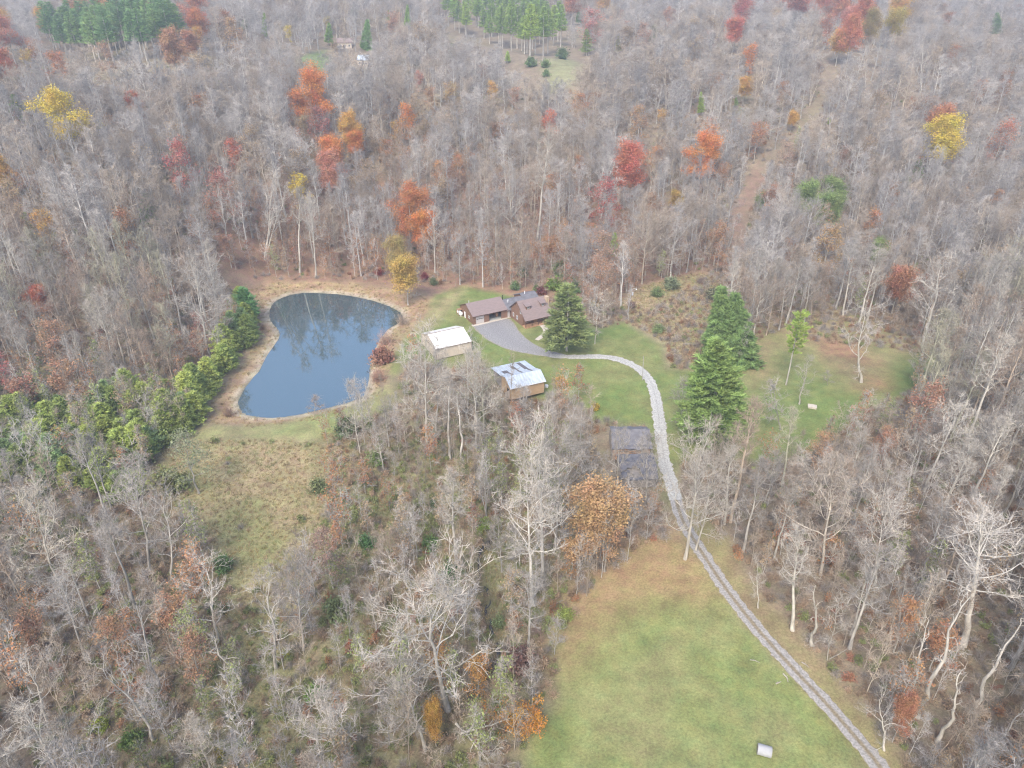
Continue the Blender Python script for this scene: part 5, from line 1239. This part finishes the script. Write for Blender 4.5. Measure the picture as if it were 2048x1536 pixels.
def clear_of(P, extra=0.0, occ=True, polys=NO):
    X, Y = P[:, 0], P[:, 1]; keep = np.ones(len(P), bool)
    for q in polys:
        keep &= ~inside(X, Y, q)
    keep &= sdf(X, Y, pond) > 9
    for line in (drive_w, lane_w): keep &= seg_dist(X, Y, line[::4], False) > 3.2+extra
    if occ:
        for x, y, r in OCC: keep &= (X-x)**2+(Y-y)**2 > (r+extra)**2
    for a_, w_, d_, ph in ((HA, 24.5, 10, HPHI), (BA, 11, 11, BPHI), (CA, 10, 13, CPHI), ((22.3, 121), 9, 19, 0)):
        u = (X-a_[0])*cos(ph)+(Y-a_[1])*sin(ph); v = -(X-a_[0])*sin(ph)+(Y-a_[1])*cos(ph)
        keep &= ~((u > -2.5) & (u < w_+2.5) & (v > (-12 if ph == HPHI else -2.5)) & (v < d_+2.5))
    return P[keep]
def spacing(y): return 6.0 if y < 330 else 7.0+(y-330)/90 if y < 600 else 10+(y-600)/300
Wd = clear_of(scatter(spacing, 34, 1500), 1.0)
wz = hgt(Wd[:, 0], Wd[:, 1])
# thinner stands in the brushy bottom land
thin = poly([(640,860),(1000,860),(1200,900),(1100,1250),(1000,1400),(700,1540),(350,1540),(400,1150),(640,1150)])
Wt = inside(Wd[:, 0], Wd[:, 1], thin)
slope = inside(Wd[:, 0], Wd[:, 1], poly([(400,540),(420,380),(700,330),(1000,330),(1350,400),(1460,540),(1130,640),(860,590)]))
kk = ~(Wt & (rng.random(len(Wd)) < .66)) & ~(slope & (rng.random(len(Wd)) < .42)) & ~((Wd[:, 0] < -15) & (Wd[:, 1] < 150) & (rng.random(len(Wd)) < .42))
SC = rng.uniform(.66, 1.0, len(Wd))*np.where(Wt, .68, 1.0)*np.where((Wd[:, 0] < -20) & (Wd[:, 1] < 150), .85, 1.0)*(1+.30*blur_noise(Wd[:, 0], Wd[:, 1], 21, 6))
dep = Wd[:, 1]*cos(CT)+(CH-wz-12)*sin(CT)
tx_, ty_ = project(Wd[:, 0], Wd[:, 1], wz+25*SC*.66); hr_ = 4.2*SC*CF/dep; vr_ = 25*SC*.30*CF/dep
for a_, b_, rx, ry, dd_ in SHOW:
    ff = np.where(Wd[:, 1] > 330, .85, .55)
    kk &= ~((((tx_-a_)/(rx+hr_*ff))**2+((ty_-b_)/(ry+vr_*ff))**2 < 1) & (dep < dd_+1))
OPENPX = [pond_px, [(300,900),(400,850),(560,870),(700,815),(790,740),(800,700),(870,590),(930,560),(1130,570),(1300,580),(1440,560),(1440,720),(1490,700),(1600,650),(1740,690),(1860,705),(1830,775),(1700,850),(1600,860),(1480,890),(1360,900),(1345,1000),(1310,1000),(1280,860),(1200,820),(1120,790),(1090,810),(1010,810),(970,760),(940,725),(870,730),(830,720),(780,780),(700,850),(640,900),(660,960),(620,1080),(600,1140),(590,1230),(550,1290),(510,1290),(470,1180),(430,1080),(330,1000)],
          [(1000,1900),(1100,1390),(1110,1290),(1180,1180),(1290,1090),(1400,1110),(1480,1210),(1570,1310),(1680,1420),(1800,1560),(1950,1900)], [(430,560),(560,545),(850,560),(870,600),(850,640),(500,620)], [(1460,520),(1496,520),(1492,430),(1530,352),(1588,292),(1640,212),(1696,130),(1682,124),(1628,207),(1574,286),(1514,338),(1470,430)], [(590,118),(640,100),(665,115),(650,150),(610,160)], [(1085,125),(1130,115),(1165,130),(1150,170),(1090,190)]]
for q in OPENPX:
    kk &= ~inside(tx_, ty_, q)
    kk &= ~inside(tx_, ty_+vr_*.8, q)
Wd = Wd[kk]; wz = wz[kk]; SC = SC[kk]
qx, qy = project(Wd[:, 0], Wd[:, 1], wz+8); inpic = (qx > -20) & (qx < 2070) & (qy > -20) & (qy < 1545)
depth = Wd[:, 1]*cos(CT)+(CH-wz)*sin(CT)
order = np.argsort(depth+np.where(inpic, 0, 1e6))
N_IND = 300-len(bare_list)
ind = order[:N_IND]; rest = np.setdiff1d(np.arange(len(Wd)), ind)
BARE = []
for i in ind:
    x, y = Wd[i]; px, py = qx[i], qy[i]
    right = px > 1400
    r = rnd.random(); k = rnd.choices(range(12), [5]*6+([2]*4 if not right else [1.6]*4)+[1.5]*2)[0]
    c, tone = rnd.choices([(PALE, 'pale'), (GREY, 'grey'), (BROWN, 'brown-grey'), (WHITE, 'white-barked'), (OLIVE, 'greenish grey')], [4, 4, 3, 1.1, 1.5])[0]
    s = SC[i]
    if k >= 6: s *= .92
    e = place(BT[k], x, y, 'bare_tree', '', 'tree', 'bare trees', s*1.18, s, (rnd.gauss(0, .035), rnd.gauss(0, .035)), c, c)
    hh = BT[k]['H']*s
    BARE.append([e, ('tall ' if hh > 22 else 'low ' if hh < 17 else '')+tone+' '+BT[k]['name'], px, py])

# stuff: one object per mass, built from instanced shapes
PROT = {}
def join(d, mats, a='tg', b_='cg'):
    g = G(); A, B = d[a], d[b_]
    for s_, off_m in ((A, 0), (B, len(mats[0]))):
        base = g.n
        for v, f, mm, sm_ in zip(s_.v, s_.f, s_.m, s_.sm): g.v.append(v); g.f.append(f+base); g.m.append(mm+off_m); g.sm.append(sm_)
        g.n += s_.n
    return g.mesh('tree_shape', mats[0]+mats[1])
def stuff(name, meshes, P, pick, scale, label, rot=None):
    col = bpy.data.collections.new(name+'_shapes')
    for k, me in enumerate(meshes):
        o = bpy.data.objects.new('%s_shape_%02d' % (name, k), me); col.objects.link(o)
    me = bpy.data.meshes.new(name); me.vertices.add(len(P)); me.vertices.foreach_set('co', np.asarray(P, np.float32).ravel())
    a = me.attributes.new('pick', 'INT', 'POINT'); a.data.foreach_set('value', np.asarray(pick, np.int32))
    a = me.attributes.new('size', 'FLOAT_VECTOR', 'POINT'); a.data.foreach_set('vector', np.asarray(scale, np.float32).ravel())
    if rot is None: rot = np.column_stack([rng.normal(size=(len(P), 2))*.03, rng.uniform(0, 6.28, len(P))])
    a = me.attributes.new('turn', 'FLOAT_VECTOR', 'POINT'); a.data.foreach_set('vector', np.asarray(rot, np.float32).ravel())
    o = bpy.data.objects.new(name, me); COL.objects.link(o)
    nt = bpy.data.node_groups.new(name, 'GeometryNodeTree'); nt.interface.new_socket('Geometry', in_out='INPUT', socket_type='NodeSocketGeometry'); nt.interface.new_socket('Geometry', in_out='OUTPUT', socket_type='NodeSocketGeometry')
    N = nt.nodes; L = nt.links; gi = N.new('NodeGroupInput'); go = N.new('NodeGroupOutput')
    ip = N.new('GeometryNodeInstanceOnPoints'); ci = N.new('GeometryNodeCollectionInfo'); ci.inputs['Collection'].default_value = col; ci.inputs['Separate Children'].default_value = True; ci.inputs['Reset Children'].default_value = True
    L.new(gi.outputs[0], ip.inputs['Points']); L.new(ci.outputs[0], ip.inputs['Instance']); ip.inputs['Pick Instance'].default_value = True
    for nm, ty, so_ in (('pick', 'INT', 'Instance Index'), ('size', 'FLOAT_VECTOR', 'Scale'), ('turn', 'FLOAT_VECTOR', 'Rotation')):
        na_ = N.new('GeometryNodeInputNamedAttribute'); na_.data_type = ty; na_.inputs['Name'].default_value = nm
        out = [s for s in na_.outputs if s.enabled and s.name == 'Attribute'][0]; L.new(out, ip.inputs[so_])
    L.new(ip.outputs[0], go.inputs[0])
    md = o.modifiers.new('scatter', 'NODES'); md.node_group = nt
    tag(o, label, None, None, 'stuff'); return o
tints = {'a': (1.17,1.19,1.24), 'b': (.95,.98,1.05), 'c': (1.0,.92,.83)}
def tinted(base, nm, k):
    rgb = {'bark': (.41,.375,.315), 'twig': (.335,.298,.252)}[base]
    key = base+'_'+nm
    if key not in M: M[key] = mat(key, tuple(a*b_ for a, b_ in zip(rgb, k)), var=.3, scale=.5, tint=False, rnd=.25)
    return key
protos = []
for k in range(12):
    t_ = 'abc'[k % 3]; bk, tw = tinted('bark', t_, tints[t_]), tinted('twig', t_, tints[t_])
    protos.append(join(BT[k], ([bk], [bk, tw])))
nB = len(protos)
for k, lm in ((1, 'leaf_rust'), (3, 'leaf_tan'), (3, 'leaf_rust'), (0, 'leaf_tan')):
    protos.append(join(LF[k], (['bark', 'twig'], [lm]), 'tm', 'sp'))
M['needle_far'] = mat('needle_far', (.17,.25,.07), var=.4, scale=.6, tint=False, rnd=.2)
protos.append(join(PN['white'][1], (['bark'], ['bark', 'needle_far'])))
for k in range(2): protos.append(join(SY[k], (['bark_a'], ['bark_a', 'twig_a'])))
R_ = Wd[rest]; rz_ = wz[rest]
pk = rng.choice(nB, len(R_), p=np.array([5]*6+[3]*4+[1.5]*2)/45.0)
far = R_[:, 1] > 330
m_ = far & (rng.random(len(R_)) < .6); pk[m_] = rng.integers(6, 12, m_.sum())
dens = blur_noise(R_[:, 0], R_[:, 1], 38, 4)
rr_ = rng.random(len(R_))
pk[rr_ < .045+.07*np.clip(dens, 0, 1)] = nB+rng.integers(0, 4, len(R_))[rr_ < .045+.07*np.clip(dens, 0, 1)]
pk[(rr_ > .993)] = nB+4
pk[(rr_ > .965) & (rr_ < .985)] = nB+5+rng.integers(0, 2)
ss = SC[rest].copy(); ss[pk >= nB+4] *= .9
ws_ = ss*np.where(R_[:, 1] > 330, 1.4, 1.22)
stuff('woods', protos, np.column_stack([R_, rz_]), pk, np.column_stack([ws_, ws_, ss]), 'bare grey autumn woods covering the hills')

# saplings and low brush under the trees
def low(name, P, meshes, weights, smin, smax, label, sz=None):
    z = hgt(P[:, 0], P[:, 1]); w = np.array(weights, float)
    w = np.broadcast_to(w, (len(P), len(meshes))) if w.ndim == 1 else w
    c = (w/w.sum(1, keepdims=True)).cumsum(1); pk = (rng.random((len(P), 1)) > c).sum(1).clip(0, len(meshes)-1)
    s = rng.uniform(smin, smax, len(P)); s3 = np.column_stack([s, s, s*rng.uniform(.8, 1.25, len(P))])
    stuff(name, meshes, np.column_stack([P, z-.05]), pk, s3, label)
NOF = [ZN['field'], ZN['yard'], ZN['dam_grass'], poly([(960,1090),(1000,1090),(1000,1230),(960,1230),(940,1140)])]
sap = clear_of(scatter(lambda y: 5.0, 34, 345), 0, False, [q for q in NO if q is not NO[9]])
for q in ([(835,680),(960,680),(975,750),(860,775),(830,730)], [(975,740),(1105,760),(1110,815),(1000,835),(970,790)]):
    sap = sap[~inside(sap[:, 0], sap[:, 1], poly(q))]
sap_m = []
for k in range(4):
    for t_ in 'ac': sap_m.append(join(SA[k], ([tinted('bark', t_, tints[t_])], [tinted('bark', t_, tints[t_]), tinted('twig', t_, tints[t_])])))
for k, lm in ((0, 'leaf_rust'), (1, 'leaf_tan'), (2, 'leaf_rust'), (1, 'leaf_green'), (0, 'leaf_red')):
    d_ = dict(tg=G(), cg=G(), lf=leafy(SA[k]['tips'], 5, .35, .34, 600+k, .2, .75))
    for a_ in ('tg', 'cg'):
        for v, f, mm, sm_ in zip(SA[k][a_].v, SA[k][a_].f, SA[k][a_].m, SA[k][a_].sm):
            base = sum(len(q) for q in d_['tg'].v); off = min(int(f.min()), 10**9)
            d_['tg'].v.append(v); d_['tg'].f.append(f-off+base); d_['tg'].m.append(mm*0+(1 if mm.max() > 0 else 0)); d_['tg'].sm.append(sm_); d_['tg'].n += len(v)
    sap_m.append(join(d_, (['bark_a', 'twig_a'], [lm]), 'tg', 'lf'))
on_slope = inside(sap[:, 0], sap[:, 1], poly([(400,600),(400,420),(700,330),(1000,330),(1350,400),(1460,560),(1130,640),(860,600)]))
left_ = (sap[:, 0] < -60) & (sap[:, 1] > 150)
sg = np.clip(blur_noise(sap[:, 0], sap[:, 1], 13, 3)+.1, 0, 1)
sw = np.column_stack([np.ones((len(sap), 8))]+[np.where(on_slope, 2.6, np.where(left_, 1.6, .35)), np.where(on_slope, 1.2, .7), np.where(on_slope, 1.8, np.where(left_, 1.3, .35)), np.where((sap[:, 0] < 25) & (sap[:, 1] < 165), 3.5*sg+.2, .1), np.where(on_slope | left_, .7, .15)])
low('saplings', sap, sap_m, sw, .6, 1.15, 'thin bare saplings growing under the trees')
b_meshes = [brush(1.6, 1.6, 50, 500, w=.05).mesh('bush_shape', ['brush_brown']), brush(1.9, 1.8, 50, 501, w=.05).mesh('bush_shape', ['brush_grey']),
            brush(1.3, 1.2, 30, 502, n_leaf=260, size=.26).mesh('bush_shape', ['brush_brown', 'brush_brown']),
            brush(1.2, 1.1, 24, 503, n_leaf=320, size=.25).mesh('bush_shape', ['brush_grey', 'leaf_green']),
            brush(1.0, 1.0, 24, 504, n_leaf=200, size=.24).mesh('bush_shape', ['brush_brown', 'leaf_red']),
            brush(1.4, 2.2, 40, 505, n_leaf=160, size=.28).mesh('bush_shape', ['brush_brown', 'leaf_rust'])]
bl = np.concatenate([clear_of(scatter(lambda y: 1.85, 40, 250), 0, False, NO[:7]+NOF+[ZN['hill_litter']]), clear_of(scatter(lambda y: 3.6, 235, 420), 0, False, NO)])
mx_ = scatter(lambda y: 2.6, 85, 165, 0); mx_ = mx_[inside(mx_[:, 0], mx_[:, 1], ZN['meadow']) | inside(mx_[:, 0], mx_[:, 1], ZN['meadow_tail'])]
mx_ = mx_[rng.random(len(mx_)) < np.clip(.06+.35*blur_noise(mx_[:, 0], mx_[:, 1], 8, 11), .03, .5)]; bl = np.concatenate([bl, mx_])
n_a = blur_noise(bl[:, 0], bl[:, 1], 14, 7); n_b = blur_noise(bl[:, 0], bl[:, 1], 11, 9)
left = (bl[:, 0] < 10) & (bl[:, 1] < 165)
Wt_ = np.column_stack([np.full(len(bl), 4.), np.where(left, 2.5, 5.), np.full(len(bl), 3.), np.clip(n_a+.2, 0, 1)*np.where(left, 20, 4)+np.where(left, 2.5, .3), np.clip(n_b-.2, 0, 1)*2.5+.1, np.full(len(bl), .8)])
low('undergrowth', bl, b_meshes, Wt_, .45, 1.1, 'low twiggy brush and briars on the forest floor')
# rough grass of the meadow, the pond bank and the brush lot
def tuft(n, h_, seed):
    global rng
    old = rng; rng = np.random.default_rng(seed); g = G()
    P_ = np.column_stack([rng.normal(size=(n, 2))*.28, np.full(n, -.03)]); D_ = np.column_stack([rng.normal(size=(n, 2))*.35, rng.uniform(.5, 1, n)])*h_
    g.sliver(P_, D_, np.full(n, .07), 0); rng = old; return g
t_m = [tuft(26, .75, 1).mesh('grass_shape', ['grass_dry']), tuft(26, .6, 2).mesh('grass_shape', ['grass_olive']), tuft(22, .9, 3).mesh('grass_shape', ['brush_brown'])]
gp_ = scatter(lambda y: .95, 50, 262, 0); gp_ = gp_[(sdf(gp_[:, 0], gp_[:, 1], ZN['field']) > 1) & (sdf(gp_[:, 0], gp_[:, 1], ZN['yard']) > 1)]
mm_ = np.zeros(len(gp_), bool)
for q in (ZN['meadow'], ZN['brush_lot'], thin, poly([(0,1000),(400,1000),(640,1150),(640,1650),(-100,1650)])): mm_ |= inside(gp_[:, 0], gp_[:, 1], q)
dpp = sdf(gp_[:, 0], gp_[:, 1], pond)
mb = inside(gp_[:, 0], gp_[:, 1], ZN['bank']) & (dpp > .6) & (rng.random(len(gp_)) < .42)
gp_ = gp_[mm_ | mb]; nn = blur_noise(gp_[:, 0], gp_[:, 1], 7, 5)
bankp = ~mm_[mm_ | mb]
low('meadow_grass', gp_, t_m, np.column_stack([np.full(len(gp_), 1.5), np.where(bankp, .1, 1.3*(.5+nn)).clip(.05), np.full(len(gp_), .35)]), .6, 1.2, 'rough dry grass of the old meadow and the pond bank')

# ------------------------------------------------------------------ labels of the trees in the thick of it
AREAS = [(('in the lower left woods', 'at the bottom left'), 0, 330, 1180, 1700), (('in the woods under the evergreens', ''), -99, 330, 940, 1180),
         (('in the thicket below the meadow', ''), 330, 720, 1140, 1700), (('in the thicket right of the meadow', ''), 620, 800, 880, 1140),
         (('in the hollow below the barns', ''), 800, 1210, 760, 1000), (('beside the creek', ''), 800, 1210, 1000, 1250), (('by the toppled oak', ''), 720, 1210, 1250, 1700),
         (('beside the drive', ''), 1210, 1440, 780, 1200), (('at the lower edge of the right lawn', ''), 1440, 1800, 780, 960),
         (('in the woods beyond the lane bend', ''), 1440, 1740, 960, 1180), (('along the lower dirt lane', ''), 1440, 1760, 1180, 1700),
         (('in the lower right woods', ''), 1740, 2200, 1180, 1700), (('in the right woods', ''), 1740, 2200, 860, 1180), (('in the woods right of the lawn', ''), 1740, 2200, 500, 860),
         (('on the slope left of the pond', ''), -99, 480, 480, 940), (('on the slope behind the pond', ''), 480, 900, 300, 640), (('on the slope behind the house', ''), 900, 1450, 300, 640), (('in the woods on the right slope', ''), 1450, 2200, 300, 860)]
ORD = ['leftmost', 'second from left', 'third from left', 'fourth from left', 'fifth from left', 'sixth from left', 'seventh from left', 'eighth from left', 'ninth from left', 'tenth from left', 'eleventh from left', 'twelfth from left']
def finish(items, kindname):
    by = {}
    for it in items: by.setdefault((it[1], it[2]), []).append(it)
    for (look, where), L_ in by.items():
        L_.sort(key=lambda t: t[3])
        for j, it in enumerate(L_):
            base = '%s%s %s' % (look, kindname, where)
            n = len(L_)
            it[0]['label'] = base if n == 1 else '%s, %s' % (base, ORD[j]) if j < (n+1)//2 and j < 12 else '%s, %s' % (base, ORD[n-1-j].replace('left', 'right')) if n-1-j < 12 else base
def area(px, py):
    for (nm, _), x0, x1, y0, y1 in AREAS:
        if x0 <= px < x1 and y0 <= py < y1: return nm
    return 'in the woods far up the hill'
NEARBY = []
its = [[e, look, area(px, py), px] for e, look, px, py in BARE]
finish(its, ' bare tree')
its = []
for e, look, where in GROVES:
    px, py = project(e.location.x, e.location.y, e.location.z)
    if 'thicket' in where:
        where = where.replace('in the', 'in the '+('pond-side' if px > 400 else 'lower right' if px > 260 and py > 860 else 'upper middle' if px > 200 else 'lower middle' if px > 120 else 'far left'), 1)
    its.append([e, look, where, px])
finish(its, '')

# ------------------------------------------------------------------ haze
m = bpy.data.materials.new('haze'); m.use_nodes = True; nt = m.node_tree; nt.nodes.remove(nt.nodes['Principled BSDF'])
pv = nt.nodes.new('ShaderNodeVolumePrincipled'); pv.inputs['Color'].default_value = (.83,.885,1,1); pv.inputs['Density'].default_value = .00041; pv.inputs['Anisotropy'].default_value = .2
nt.links.new(pv.outputs[0], nt.nodes['Material Output'].inputs['Volume'])
g = G(); g.box(-6100, 6100, -1600, 9100, -9, 165); hb = g.build('haze', [m]); tag(hb, kind='stuff')
